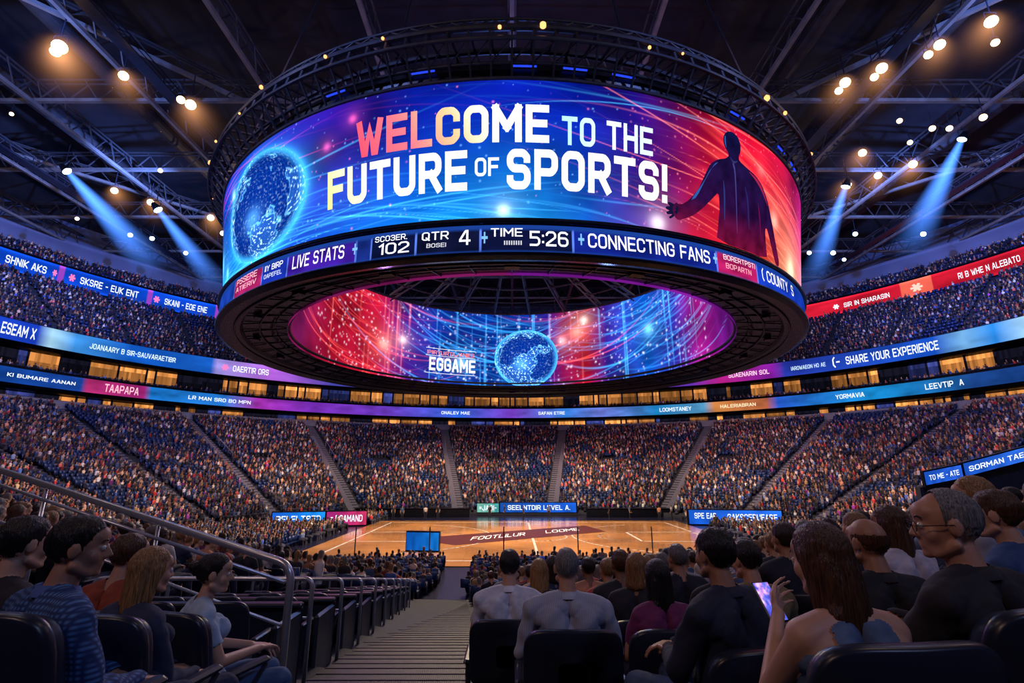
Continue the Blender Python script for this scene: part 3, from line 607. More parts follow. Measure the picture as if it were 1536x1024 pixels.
LP=[(-42.5,38.6,1.5),(-43.4,39.2,1.1),(-39.2,42.2,1.1),(-35,46.3,1.3),(-35.6,45.6,1.0),(-56.7,63.7,1.1),(-53.8,66.9,1.1),(-47.6,71.6,1.2),(-46.8,58.8,.7),(-64.8,77.7,.9),(-69,72,.7),(-62,79,.9),(-56,47.9,.5),(42.5,35.9,1.2),(40,38.4,1.1),(39.9,39.6,.9),(36.6,41.2,1.2),(36.7,42.4,.9),(34.2,43.1,1.2),(34.3,44.3,.9),(45,38.2,.8),(44,54.9,1.1),(49.5,59.9,1.1),(52.2,57.3,1.2),(46.8,62,1.1),(44.2,49,.7),(48.4,52.9,.7),(49,50.3,.8),(51,50.3,.8),(53.2,48.4,.9),(69.5,77.3,1.),(58,77.3,.9),(59,84.9,1.),(54.6,84.9,.9),(-48.7,77,1.),(-60,85,.9),(-52,90,.8),(63,88,.8),(47,90,.7)]
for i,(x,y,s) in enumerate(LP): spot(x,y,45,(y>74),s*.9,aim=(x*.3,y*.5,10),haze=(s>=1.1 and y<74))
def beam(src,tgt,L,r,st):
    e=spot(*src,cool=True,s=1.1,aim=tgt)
    o=obj('beam_glow_cone',beammesh(L,r,st,(.07,.25,1)),label='pale blue glowing cone painted as a shaft of light'); o.parent=e
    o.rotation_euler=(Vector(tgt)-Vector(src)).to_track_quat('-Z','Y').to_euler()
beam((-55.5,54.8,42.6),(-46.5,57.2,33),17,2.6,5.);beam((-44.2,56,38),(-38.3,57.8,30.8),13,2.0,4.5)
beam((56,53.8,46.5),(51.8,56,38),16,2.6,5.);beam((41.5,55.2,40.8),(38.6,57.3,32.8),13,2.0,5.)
# ------------------------------------------------------------------ fascia ribbons
def ellpt(az,a,b):
    az=np.radians(az);dx,dy=np.sin(az),np.cos(az); A=(dx/a)**2+(dy/b)**2;B=-2*dy*CY/b**2;Cc=(CY/b)**2-1
    t=(-B+np.sqrt(B*B-4*A*Cc))/(2*A); return t*dx,t*dy
def ribbon(a,b,z0,z1,paint,texts,label):
    e=empty('led_ribbon_board',(0,CY+b,z0),label=label,cat='led display',group='fascia LED ribbons')
    def fm(u,z,off=0):
        x,y=ellpt(u,a-off,b-off); return np.stack([x,y,z],-1)
    P,F,U,W=grid_strip(np.linspace(-62,62,1600),np.linspace(z0,z1,7),fm); c=paint(U,(W-z0)/(z1-z0))
    part('led_panel',mesh_np('led_panel',P,F,[M_scr],col=np.clip(c,0,1.5)),None,e)
    for s,a0,a1,f0,f1,cc in texts:
        text_on('lettering',s,lambda u,v: fm(a0+(a1-a0)*u,z0+(z1-z0)*(f0+(f1-f0)*v),.12),cc,e,1.1)
WH=(.85,.92,1.05);PKT=(1,.2,.5)
def pr1(u,v):
    c=np.where((u<0)[:,None],np.array([.004,.06,.6]),np.array([.55,.010,.03])); n=fbm(u*.3+60,v*1.5,41); c=c*(.3+1.3*n)[:,None]
    for e in (-43.9,-37.4,-31.7): c[abs(u-e)<.2]=(.3,.05,.5)
    m=(u>39.5)&(u<41.8); c[m]=np.array([.8,.12,.08])*(.5+n[m])[:,None]; c[(v>.93)|(v<.07)]*=2; return c
ribbon(84.0,75.0,37.4,40.6,pr1,[('SHNIK AKS',-47.5,-44.9,.3,.7,WH),('*',-44.5,-44.2,.2,.8,PKT),('SKSRE - EUK ENT',-42.6,-38.3,.3,.7,WH),('*',-43.4,-42.95,.15,.85,PKT),('SKANI - EOE ENE',-36.2,-32.6,.3,.7,WH),('*',-37.1,-36.6,.15,.85,PKT),('SIR IN SHARASIN',34.9,38.6,.32,.62,WH),('*',34.0,34.5,.2,.75,WH),('RI B WHE N ALEBATO',43.6,47.6,.32,.66,WH),('*',40.2,41.1,.1,.9,(1,.6,.5))],'upper fascia LED ribbon, blue turning to red')
def pr2(u,v):
    c=stops(u,[(-62,(.01,.08,.6)),(-44.5,(.01,.05,.55)),(-43.6,(.4,.7,.9)),(-42,(.05,.3,.8)),(-38,(.005,.09,.5)),(-31.5,(.01,.12,.6)),(-31,(.35,.3,.8)),(-26,(.45,.12,.7)),(-20,(.06,.06,.4)),(20,(.12,.03,.4)),(23,(.5,.015,.25)),(28,(.25,.015,.4)),(29,(.02,.04,.4)),(41,(.01,.09,.6)),(43,(.2,.5,.9)),(45,(.02,.25,.8)),(47,(.4,.7,1)),(62,(.02,.1,.6))])
    return c*(.4+1.0*fbm(u*.4+60,v*2+u*.1,51))[:,None]
ribbon(69.1,60.3,23.4,26.2,pr2,[('ESEAM X',-46.7,-44.6,.22,.78,WH),('JOANAARY B SIR-SAUVARAETIBR',-41,-34.5,.34,.64,(.7,.9,1)),('OAERTIR ORS',-29.6,-26.3,.3,.7,WH),('*',-30.6,-30,.15,.85,PKT),('SHARE YOUR EXPERIENCE',34.3,41.3,.25,.75,WH),('(-',33.2,33.8,.2,.8,WH),('IAROWAEON HO AE',29.6,32.6,.34,.6,(.6,.8,1)),('SDAENARIN SOL',23.7,27.6,.32,.64,(1,.6,.8))],'middle fascia LED ribbon in blue, white and magenta')
def pr3(u,v):
    c=stops(u,[(-62,(.01,.04,.2)),(-47,(.005,.05,.28)),(-41,(.01,.06,.35)),(-40.6,(.5,.03,.18)),(-36.5,(.4,.02,.2)),(-36,(.01,.18,.6)),(-30,(.02,.2,.7)),(-27,(.35,.03,.4)),(-22,(.2,.03,.5)),(-14,(.14,.04,.5)),(-6,(.02,.12,.7)),(0,(.2,.05,.6)),(6,(.03,.2,.7)),(10,(.15,.2,.7)),(16,(.01,.2,.5)),(21,(.08,.28,.5)),(22,(.55,.2,.05)),(27,(.45,.12,.05)),(28,(.02,.1,.6)),(36,(.01,.28,.7)),(43,(.01,.05,.22)),(62,(.005,.05,.3))])
    return c*(.35+1.1*fbm(u*.7+60,v*2,61))[:,None]
ribbon(67.2,59.0,17.5,19.5,pr3,[('KI BUMARE AANAN',-45.7,-41.4,.38,.62,WH),('TAAPAPA',-39.4,-36.9,.2,.8,(1,.5,.6)),('LR MAN SRO BO MPN',-33,-27.6,.34,.66,WH),('Loomstaney',16.4,19.7,.3,.7,WH),('HALERIABRAN',22.6,26,.34,.66,(1,.8,.5)),('YORMAVIA',33,35.3,.3,.68,WH),('LEEVTIP  A',39.8,42.4,.28,.7,WH),('ONALEV MAE',-8,-4.8,.33,.67,WH),('SAFAN ETRE',3,6,.33,.67,WH)],'lower fascia LED ribbon with many colours')
# ------------------------------------------------------------------ courtside boards
def board(p0,p1,z0,z1,c0,c1,txt,label,dz=0.):
    p0=np.array(p0,float);p1=np.array(p1,float); c=(p0+p1)/2; e=empty('led_board',(c[0],c[1],z0),label=label,cat='led display',group='courtside LED boards')
    d=p1-p0;L=np.linalg.norm(d); n=np.array([d[1],-d[0]])/L; m=MB()
    P8=[]
    for s_,o_ in ((-.02,.04),(-.02,.34),(1.02,.34),(1.02,.04)):
        q=p0+d*s_-n*o_; P8.append([q[0],q[1],z0+dz*s_-.15])
    P8+= [[q[0],q[1],q[2]+z1-z0+.25] for q in P8]
    m.add(P8,[[3,2,1,0],[4,5,6,7],[0,1,5,4],[1,2,6,5],[2,3,7,6],[3,0,4,7]])
    part('cabinet',m.mesh('cabinet',[M_black]),None,e)
    fm=lambda u,v,o_=0.:np.stack([p0[0]+d[0]*u+n[0]*o_,p0[1]+d[1]*u+n[1]*o_,z0+dz*u+(z1-z0)*v],-1)
    P,F,U,W=grid_strip(np.linspace(0,1,60),np.linspace(0,1,4),fm)
    c_=np.array(c0)*(1-U)[:,None]+np.array(c1)*U[:,None]; c_*=(.6+.8*vnoise(U*9+3,W*2,9))[:,None]; part('led_surface',mesh_np('p',P,F,[M_scr],col=c_),None,e)
    for t,a0,a1,b0,b1 in txt:
        text_on('lettering',t,lambda u,v:fm(a0+(a1-a0)*u,b0+(b1-b0)*v,.06),WH,e,1.1)
board((-27.4,60.3),(-21.8,61.5),.15,1.65,(.01,.12,.7),(.01,.25,.8),[('BELELTSED',.08,.92,.25,.75)],'blue courtside LED board on the arena floor')
board((-21.6,61.5),(-17.2,62.4),.15,1.65,(.4,.02,.2),(.5,.03,.1),[('= POAMAND',.1,.9,.25,.75)],'magenta courtside LED board on the arena floor')
board((21.2,63.2),(31.5,61.6),.15,1.75,(.01,.10,.6),(.02,.15,.8),[('SPE EAR',.06,.3,.4,.8),('SAKSCERUEARE',.42,.95,.3,.75)],'blue courtside LED board on the arena floor')
board((-5,75.4),(-1.9,75.4),.5,1.7,(.2,.5,.4),(.05,.3,.3),[('=JABI-',.1,.9,.2,.8)],'teal courtside LED board below the far seats')
board((-1.7,75.4),(9.2,75.4),.5,1.8,(.01,.08,.4),(.01,.1,.6),[('SEELNTDIR LEVEL A.',.1,.92,.25,.75)],'blue courtside LED board below the far seats')
board((-8.6,43.4),(-5.9,43.0),.15,1.5,(.004,.08,.4),(.006,.14,.5),[],'small blue screen standing at the court edge')
board((31.8,39.9),(34.6,39.7),5.3,6.25,(.01,.08,.5),(.02,.1,.6),[('TO ME - ATE',.1,.9,.3,.7)],'blue LED board on a sloping concrete barrier',.55)
board((34.8,39.7),(40.8,39.2),5.95,6.9,(.01,.08,.5),(.03,.15,.7),[('SORMAN TAE BIR',.05,.95,.3,.7)],'blue LED board on a sloping concrete barrier',1.55)
m=MB()
V=[]
for x,y,z in ((31.6,40.35,5.1),(41.0,39.65,7.35)):
    V+=[[x,y,1.5],[x,y+.5,1.5],[x,y+.5,z],[x,y,z]]
m.add(V,[[0,4,7,3],[1,2,6,5],[3,7,6,2],[0,3,2,1],[4,5,6,7]]); obj('barrier_wall',m.mesh('barrier_wall',[M_conc]),label='dark sloping concrete barrier behind LED boards',cat='wall')
for x0,x1,y in ((-22,-6,74.2),(10.5,24,74)):
    m=MB(); m.box(((x0+x1)/2,y,.55),(x1-x0,.9,1.1),bev=.05); m.box(((x0+x1)/2,y,1.13),(x1-x0+.2,1.1,.06)); obj('scorers_table',m.mesh('scorers_table',[M_black]),label='long dark table beside the far end of the court',cat='table')
for x in np.linspace(-16,20,8):
    m=MB(); m.tube([(x,37,0),(x,37,2.6)],.04,8); m.tube([(x,37,0),(x,37,.06)],.2,10); obj('barrier_post',m.mesh('post',[M_steel]),label='slim dark post at the court edge',cat='post',group='court barrier posts')
# ------------------------------------------------------------------ body builder
def rotz(a): c,s=math.cos(a),math.sin(a); return np.array([[c,-s,0],[s,c,0],[0,0,1.]])
def rotx(a): c,s=math.cos(a),math.sin(a); return np.array([[1,0,0],[0,c,-s],[0,s,c]])
class Body:
    def __init__(s): s.p=[]
    def cap(s,reg,a,ra,b,rb): s.p.append(('c',reg,np.array(a,float),ra,np.array(b,float),rb))
    def ell(s,reg,c,r,M=np.eye(3)): s.p.append(('e',reg,np.array(c,float),np.array(r,float),M))
    def xf(s,i0,M,piv):
        for i in range(i0,len(s.p)):
            q=s.p[i]
            if q[0]=='c': s.p[i]=('c',q[1],M@(q[2]-piv)+piv,q[3],M@(q[4]-piv)+piv,q[5])
            else: s.p[i]=('e',q[1],M@(q[2]-piv)+piv,q[3],M@q[4])
    def raw(s):
        m=MB(); seg=14; na=5
        for q in s.p:
            if q[0]=='c':
                _,_,a,ra,b,rb=q
                if np.linalg.norm(b-a)<1e-5: b=a+np.array([0,0,1e-4])
                u,v,d=frame(b-a); rings=[]
                for cen,r,rng_ in ((a,ra,np.linspace(-90,0,na+1)[1:]),(b,rb,np.linspace(0,90,na+1)[:-1])):
                    for t in np.radians(rng_): rings.append((cen+d*math.sin(t)*r,r*math.cos(t)))
                p0=a-d*ra;p1=b+d*rb; T=None
            else:
                _,_,c,r,T=q; u,v,d=np.eye(3); rings=[(d*math.sin(t),math.cos(t)) for t in np.radians(np.linspace(-90,90,2*na+1)[1:-1])]; p0,p1=-d,d
            V=[p0]+[cc+rr*(u*math.cos(2*math.pi*j/seg)+v*math.sin(2*math.pi*j/seg)) for cc,rr in rings for j in range(seg)]+[p1]
            V=np.array(V)
            if T is not None: V=(V*r)@T.T+c
            F=[];n=len(rings)
            for j in range(seg):
                k=(j+1)%seg; F.append([0,1+k,1+j]); F.append([len(V)-1,1+(n-1)*seg+j,1+(n-1)*seg+k])
                for i in range(n-1): F.append([1+i*seg+j,1+i*seg+k,1+(i+1)*seg+k,1+(i+1)*seg+j])
            m.add(V,F)
        return m.mesh('raw')
    def remesh(s,vox,it=3):
        o=bpy.data.objects.new('r',s.raw()); COL.objects.link(o)
        r=o.modifiers.new('r','REMESH'); r.mode='VOXEL'; r.voxel_size=vox
        if it: sm=o.modifiers.new('s','SMOOTH'); sm.iterations=it; sm.factor=.5
        me=bpy.data.meshes.new_from_object(o.evaluated_get(bpy.context.evaluated_depsgraph_get())); bpy.data.objects.remove(o)
        n=len(me.vertices);V=np.zeros(n*3,np.float32);me.vertices.foreach_get('co',V);Nn=np.zeros(n*3,np.float32);me.vertices.foreach_get('normal',Nn)
        lt=len(me.loops);Li=np.zeros(lt,np.int32);me.loops.foreach_get('vertex_index',Li)
        return V.reshape(-1,3).astype(float),Nn.reshape(-1,3).astype(float),Li.reshape(-1,4)
    def tags(s,P):
        best=np.full(len(P),1e9);idx=np.zeros(len(P),int);par=np.zeros(len(P))
        for i,q in enumerate(s.p):
            if q[0]=='c':
                _,_,a,ra,b,rb=q; ab=b-a;t=np.clip(((P-a)@ab)/max(ab@ab,1e-9),0,1);d=np.linalg.norm(P-a-t[:,None]*ab,axis=1)-(ra+(rb-ra)*t)
            else:
                _,_,c,r,T=q; L=(P-c)@T; d=(np.linalg.norm(L/r,axis=1)-1)*min(r); t=np.zeros(len(P))
            m=d<best; best[m]=d[m];idx[m]=i;par[m]=t[m]
        regs=np.array([q[1] for q in s.p]); return regs[idx],par
def hand(B,w,d,n,side,curl=1.):
    w=np.array(w,float);d=np.array(d,float)/np.linalg.norm(d);n=np.array(n,float);n-=d*(n@d);n/=np.linalg.norm(n);l=np.cross(d,n)*side
    for i in range(4):
        off=(1.5-i)*.021*l; k=w+d*(.085-.006*abs(i-1))+off; B.cap('hand',w+off*.55,.014,k,.0115)
        L=(.044,.049,.046,.035)[i]; p=k
        for j,(f,a) in enumerate(((1,.35),(.65,.85),(.5,1.25))):
            dd=d*math.cos(a*curl)+n*math.sin(a*curl)+l*(1.5-i)*.10; q=p+dd*L*f; B.cap('hand',p,.0095-.001*j,q,.0085-.001*j); p=q
    p=w+d*.02+l*.02; q=p+(d*.6+l*.75+n*.3)*.042; B.cap('hand',p,.013,q,.0105); B.cap('hand',q,.0105,q+(d*.9+l*.25+n*.35)*.034,.008)
def head_prims(B,hc,yaw,pitch=0,fem=False):
    i0=len(B.p); h=np.array(hc,float)
    def E(c,r,reg='head'): B.ell(reg,h+np.array(c),r)
    E((0,-.012,.022),(.073,.093,.094)); E((0,.028,-.025),(.058,.062,.085)); E((0,.034,-.072),(.042 if fem else .049,.050,.036))
    E((0,.055,.045),(.05,.036,.04))
    B.cap('head',h+[0,.086,.010],.0065,h+[0,.104,-.026],.0095); E((.010,.094,-.031),(.008,.010,.007));E((-.010,.094,-.031),(.008,.010,.007))
    B.cap('head',h+[-.030,.079,.028],.008,h+[.030,.079,.028],.008)
    B.cap('lips',h+[-.018,.080,-.055],.0062,h+[.018,.080,-.055],.0062);B.cap('lips',h+[-.014,.080,-.065],.0068,h+[.014,.080,-.065],.0068)
    B.cap('head',h+[-.008,.068,-.092],.016,h+[.008,.068,-.092],.016)
    for s in(-1,1):
        E((s*.036,.052,-.026),(.026,.026,.030)); E((s*.077,-.006,-.004),(.008,.020,.031)); E((s*.03,.074,.006),(.014,.011,.008))
        B.cap('head',h+[s*.058,.0,-.06],.018,h+[s*.03,.05,-.088],.018)
    M=rotz(yaw)@rotx(pitch); B.xf(i0,M,h-np.array([0,.02,.09])); return M,h-np.array([0,.02,.09])
def seated(arms='lap',yaw=0,pitch=0,w=1.,belly=0.,fem=False):
    B=Body()
    B.ell('pelvis',(0,.03,.53),(.175*w,.14,.115)); B.cap('torso',(0,.01+.03*belly,.62),.115+.03*belly,(0,-.02,.76),.118+.02*belly)
    B.cap('pelvis',(-.06,.03,.54),.11,(.06,.03,.54),.11)
    B.cap('torso',(-.055*w,-.01,.66),.105+.02*belly,(-.075*w,-.03,.86),.105);B.cap('torso',(.055*w,-.01,.66),.105+.02*belly,(.075*w,-.03,.86),.105)
    if fem:
        for s in(-1,1): B.ell('torso',(s*.07,.075,.86),(.055,.05,.055))
    for s in(-1,1):
        B.cap('shoulder',(s*.05,-.035,.99),.055,(s*.17*w,-.035,.955),.06); B.cap('torso',(s*.06,-.04,.95),.075,(s*.135*w,-.04,.92),.075)
        B.ell('torso',(s*.085*w,-.10,.89),(.07,.035,.085))
    B.cap('neck',(0,-.03,.98),.058 if not fem else .05,(0,0,1.09),.052 if not fem else .044)
    M,piv=head_prims(B,(0,.02,1.17),yaw,pitch,fem)
    P={'lap':((.25,.02,.70),(.10,.27,.635)),'rest':((.27,-.01,.70),(.265,.25,.665)),'phone':((.20,.12,.76),(-.01,.31,.93)),'cross':((.23,.08,.74),(-.02,.21,.79)),'clasp':((.25,.06,.72),(.045,.30,.70))}
    wr={}
    for s in(-1,1):
        el,wt=P[arms if not (arms=='phone' and s>0) else 'lap']
        e=np.array([s*el[0]*(.5+.5*w),el[1],el[2]]);wv=np.array([s*wt[0],wt[1]+(.03 if s>0 and arms in('cross','clasp') else 0),wt[2]+(.03 if s>0 and arms=='cross' else 0)])
        sh=np.array([s*.19*w,-.035,.945]); B.cap('uarm',sh,.056 if not fem else .046,e,.043 if not fem else .036); B.cap('farm',e,.042 if not fem else .035,wv,.028 if not fem else .024)
        d=wv-e; n=np.array([0,0,-1.]) if arms!='phone' or s>0 else np.array([.6,-.5,.3]); hand(B,wv,d+np.array([0,.1,-.02]),n,s,.9 if arms!='phone' else 1.1); wr[s]=wv
        B.cap('thigh',(s*.085,.04,.53),.088,(s*.125,.45,.515),.062);B.cap('shin',(s*.125,.45,.51),.06,(s*.12,.50,.12),.042);B.cap('foot',(s*.12,.47,.06),.042,(s*.125,.64,.035),.033)
    return B,M,piv,wr
def standing():
    B=Body(); B.ell('pelvis',(0,0,.95),(.165,.11,.12)); 
    for s in(-1,1):
        B.cap('torso',(s*.055,0,1.05),.10,(s*.075,-.01,1.3),.105);B.cap('shoulder',(s*.05,-.01,1.43),.05,(s*.165,-.01,1.4),.058);B.cap('thigh',(s*.085,0,.92),.088,(s*.1,.02,.5),.06);B.cap('shin',(s*.1,.02,.5),.056,(s*.11,-.02,.1),.04);B.cap('foot',(s*.11,-.03,.05),.04,(s*.13,.13,.035),.033)
        B.cap('uarm',(s*.185,-.01,1.39),.052,(s*.23,-.02,1.1),.042);B.cap('farm',(s*.23,-.02,1.1),.04,(s*.22,.1,.86),.027);hand(B,(s*.22,.1,.86),(0,.25,-1),(-s,0,0),s,.6)
    B.cap('neck',(0,-.01,1.42),.055,(0,0,1.53),.05); M,piv=head_prims(B,(0,.02,1.61),0); return B,M,piv,{}
CL={'long':{'torso','shoulder','uarm','farm'},'short':{'torso','shoulder','uarm'},'tank':{'torso'},'tee':{'torso','shoulder','uarm'}}
def sub(V,Nn,F,mask,off,fold=0.):
    Ff=F[mask]; u,inv=np.unique(Ff,return_inverse=True); W=V[u]; n=Nn[u]
    f=fold*(np.sin(W[:,2]*34+W[:,0]*19+np.sin(W[:,1]*26)*1.8+np.sin(W[:,0]*23)*1.2)+.6*np.sin(W[:,0]*47-W[:,2]*30+W[:,1]*20+np.sin(W[:,2]*31)))
    return W+n*(off+f)[:,None] if fold else W+n*off, inv.reshape(-1,4)
def person_meshes(style,vox,slv='long',**k):
    B,M,piv,wr=standing() if style=='stand' else seated(**k)
    V,Nn,F=B.remesh(vox,2 if vox<.01 else 3); cen=V[F].mean(1); tg,par=B.tags(cen)
    cs=CL[slv]; top=np.isin(tg,list(cs)); 
    if slv in('short','tee'): top&=~((tg=='uarm')&(par>.62))
    if slv=='tank': top=(tg=='torso')&~((cen[:,2]>.93)&(np.abs(cen[:,0])>.105))
    bot=np.isin(tg,['pelvis','thigh','shin']); sh=(tg=='foot')
    if slv!='tank': top|=(tg=='neck')&(cen[:,2]<1.0)
    body=mesh_np('person_body',V,F,[M_skin,M_shoe],smooth=True,midx=sh.astype(int))
    hem=top|((tg=='pelvis')&(cen[:,2]>.56 if style!='stand' else cen[:,2]>.98))
    sv,sf=sub(V,Nn,F,hem,.009,.0045 if vox<.01 else .0025); shirt=mesh_np('shirt',sv,sf,[M_fab],smooth=True)
    tv,tf=sub(V,Nn,F,bot,.005,.002); tro=mesh_np('trousers',tv,tf,[M_fab],smooth=True)
    return dict(body=body,shirt=shirt,tro=tro,M=M,piv=piv,wr=wr,hc=np.array([0,.02,1.17]) if style!='stand' else np.array([0,.02,1.61]))
def hair_mesh(kind,pm,vox):
    B=Body(); E=lambda c,r:B.ell('h',c,r)
    E((0,-.018,.032),(.081,.101,.098))
    long=kind in('long','verylong','bob')
    if long:
        ln={'long':.16,'verylong':.23,'bob':.10}[kind]
        for s in(-1,1): B.cap('h',(s*.048,-.01,.02),.042,(s*.060,-.03,-ln*.75),.030); B.cap('h',(s*.03,-.055,.0),.046,(s*.040,-.07,-ln),.036)
        B.cap('h',(0,-.065,0),.05,(0,-.075,-ln*1.05),.038)
        if kind=='verylong':
            for x in(-.055,-.02,.02,.05): B.cap('h',(x,-.07,-.15),.032,(x*1.1,-.075,-ln-.05+abs(x)*.4),.020)
    if kind=='bun': E((0,-.125,.045),(.036,.034,.034))
    V,Nn,F=B.remesh(vox,3)
    c=V[F].mean(1); 
    if long: rem=((c[:,1]>.035)&(c[:,2]<.085-abs(c[:,0])*.5)&(abs(c[:,0])<.09))|((c[:,1]>.02)&(c[:,2]<-.08))
    else:
        jag=.004*np.sin(c[:,0]*160)+.004*np.sin(c[:,1]*130)
        hl=np.interp(c[:,1],[-.12,-.06,-.02,.02,.03,.06,.1],[-.075,-.07,-.03,.0,.03,.072,.085])+jag; rem=c[:,2]<hl
        if kind=='fringe': rem|=(c[:,2]>.045)|(c[:,1]>.03)
        if kind=='thin': rem|=(c[:,1]>.02)
        if kind=='bun': rem&=~(c[:,1]<-.1)
    an=np.arctan2(V[:,0],V[:,1]+.02); f=.0013*np.sin(an*34+V[:,2]*10)+.0012*np.sin(an*67-V[:,2]*16+np.sin(V[:,2]*25))+(.0065 if kind not in('fringe','thin','long','verylong','bob') else 0)*np.sin(V[:,0]*47+V[:,2]*41)*np.sin(V[:,1]*43+V[:,2]*20)*.5
    off=-.003 if kind in('fringe','thin') else 0
    V=V+Nn*(f+off)[:,None]; Ff=F[~rem]; u,inv=np.unique(Ff,return_inverse=True); W=V[u]+pm['hc']
    if long:
        # the crown follows the head; the loose lengths hang more nearly with the body
        L=V[u]; k=np.clip(-L[:,2]/.2,0,1)[:,None]; A=(W-pm['piv'])@pm['M'].T+pm['piv']; yw=math.atan2(pm['M'][1,0],pm['M'][0,0]); Bz=(W-pm['piv'])@rotz(yw*.7).T+pm['piv']; W=A*(1-k)+Bz*k
    else: W=(W-pm['piv'])@pm['M'].T+pm['piv']
    return mesh_np('hair',W,inv.reshape(-1,4),[M_hair],smooth=True)
def hp(pm,p): return (pm['M']@(np.array(p)+pm['hc']-pm['piv']))+pm['piv']
M_eye=pmat('eye',(.7,.68,.65),.2); M_iris=pmat('iris',(.03,.015,.01),.2)
def sphere(c,r,n=10,k=7):
    V=[[0,0,-1]];F=[]
    for i in range(1,k):
        t=-math.pi/2+math.pi*i/k
        for j in range(n): V.append([math.cos(t)*math.cos(2*math.pi*j/n),math.cos(t)*math.sin(2*math.pi*j/n),math.sin(t)])
    V.append([0,0,1])
    for j in range(n):
        q=(j+1)%n; F.append([0,1+q,1+j]);F.append([len(V)-1,1+(k-2)*n+j,1+(k-2)*n+q])
        for i in range(k-2): F.append([1+i*n+j,1+i*n+q,1+i*n+n+q,1+i*n+n+j])
    return np.array(V)*r+np.array(c),F
def eyes(pm,par):
    for s in(-1,1):
        m=MB(); c=hp(pm,(s*.03,.0775,.004)); m.add(*sphere(c,.0115)); f=hp(pm,(s*.03,.0845,.004)); m.m=1; m.add(*sphere(f,.0055))
        o=obj('eye',m.mesh('eye',[M_eye,M_iris],True)); o.parent=par
        m=MB(); m.tube([hp(pm,(s*(.016+.03*t),.0875-.012*t*t,.030+.006*math.sin(math.pi*t))) for t in np.linspace(0,1,7)],[.002,.003,.0034,.0034,.003,.0025,.0015],6); o=obj('eyebrow',m.mesh('eyebrow',[M_shoe])); o.parent=par
def glasses(pm,par):
    m=MB()
    for s in(-1,1):
        m.tube([hp(pm,(s*.033+.024*math.cos(t),.099,.002+.017*math.sin(t))) for t in np.linspace(0,2*math.pi,19)],.0017,6,False)
        m.tube([hp(pm,p) for p in((s*.057,.098,.006),(s*.075,.086,.006),(s*.083,.0,.008),(s*.082,-.015,-.01))],.0017,6)
    m.tube([hp(pm,(-.009,.099,.006)),hp(pm,(0,.102,.009)),hp(pm,(.009,.099,.006))],.0017,6)
    o=obj('glasses',m.mesh('glasses',[M_black])); o.parent=par
def collar(par,col):
    V=[];F=[];n=36
    for i in range(n+1):
        for r,z in ((.064,1.012),(.061,1.05),(.066,1.052),(.082,1.012)):
            ang=-math.pi/2+ (i/n-.5)*math.radians(300)
            V.append([r*math.cos(ang)*1.0,-.02+r*math.sin(ang),z-.018*(1+math.sin(ang))*.6])
    for i in range(n):
        for j in range(3): F.append([i*4+j,i*4+j+1,i*4+4+j+1,i*4+4+j])
    o=obj('collar',mesh_np('collar',np.array(V),F,[M_fab],smooth=True)); o.parent=par; o.color=(*col,1)
# ------------------------------------------------------------------ chairs
def slab(w,h,t,c=0.,p=5.,n=36,bev=.3):
    V=[];F=[]; L=[(-t/2,.90),(-t/2*.75,.97),(-t/2*.3,1.),(t/2*.3,1.),(t/2*.75,.97),(t/2,.90)]
    for y,s in L:
        for i in range(n):
            a=2*math.pi*i/n;ca,sa=math.cos(a),math.sin(a)
            x=(w/2-(1-s)*w*.5*bev)*math.copysign(abs(ca)**(2/p),ca);z=(h/2-(1-s)*w*.5*bev)*math.copysign(abs(sa)**(2/p),sa); V.append([x,y,z])
    for r in (0,5):
        for q in(.66,.33):
            for i in range(n): v=V[r*n+i]; V.append([v[0]*q,v[1]*(1.0),v[2]*q])
    for r in range(5):
        for i in range(n): j=(i+1)%n; F.append([r*n+i,r*n+j,r*n+n+j,r*n+n+i])
    def ringf(a,b,flip):
        for i in range(n):
            j=(i+1)%n; f=[a*n+i,b*n+i,b*n+j,a*n+j]; F.append(f if not flip else f[::-1])
    ringf(0,6,False);ringf(6,7,False);F.append([7*n+i for i in range(n)]);ringf(5,8,True);ringf(8,9,True);F.append([9*n+i for i in range(n-1,-1,-1)])
    V=np.array(V); V[:,1]+=c*((V[:,0]/(w/2))**2); return V,F
def chair_parts():
    out={}
    m=MB(); V,F=slab(.47,.44,.085,.01); V=V@rotx(math.radians(10)).T+np.array([0,-.185,.73]); m.add(V,F); out['backrest']=m.mesh('backrest',[M_seat],True)
    m=MB(); V,F=slab(.54,.54,.045,.035); V=V@rotx(math.radians(10)).T+np.array([0,-.24,.71]); m.add(V,F); out['back_shell']=m.mesh('back_shell',[M_seatshell],True)
    m=MB(); V,F=slab(.48,.46,.10,.0,4.); V=V@rotx(math.radians(-86)).T+np.array([0,.04,.40]); m.add(V,F); out['seat']=m.mesh('seat',[M_seat],True)
    for s in(-1,1):
        m=MB(); m.box((s*.285,.03,.625),(.06,.36,.035),bev=.014); m.box((s*.285,-.05,.36),(.035,.09,.52),bev=.01); m.tube([(s*.285,.2,.60),(s*.285,.1,.5),(s*.285,-.02,.45)],.014,8); out['armrest%d'%s]=m.mesh('armrest',[M_seatarm])
    m=MB(); m.box((0,-.05,.30),(.50,.06,.05),bev=.01); m.box((-.2,-.05,.16),(.05,.07,.30),bev=.01); m.box((.2,-.05,.16),(.05,.07,.30),bev=.01); m.box((-.2,-.03,.012),(.1,.2,.024),bev=.008); m.box((.2,-.03,.012),(.1,.2,.024),bev=.008); out['frame']=m.mesh('frame',[M_seatarm])
    return out
CP=chair_parts()
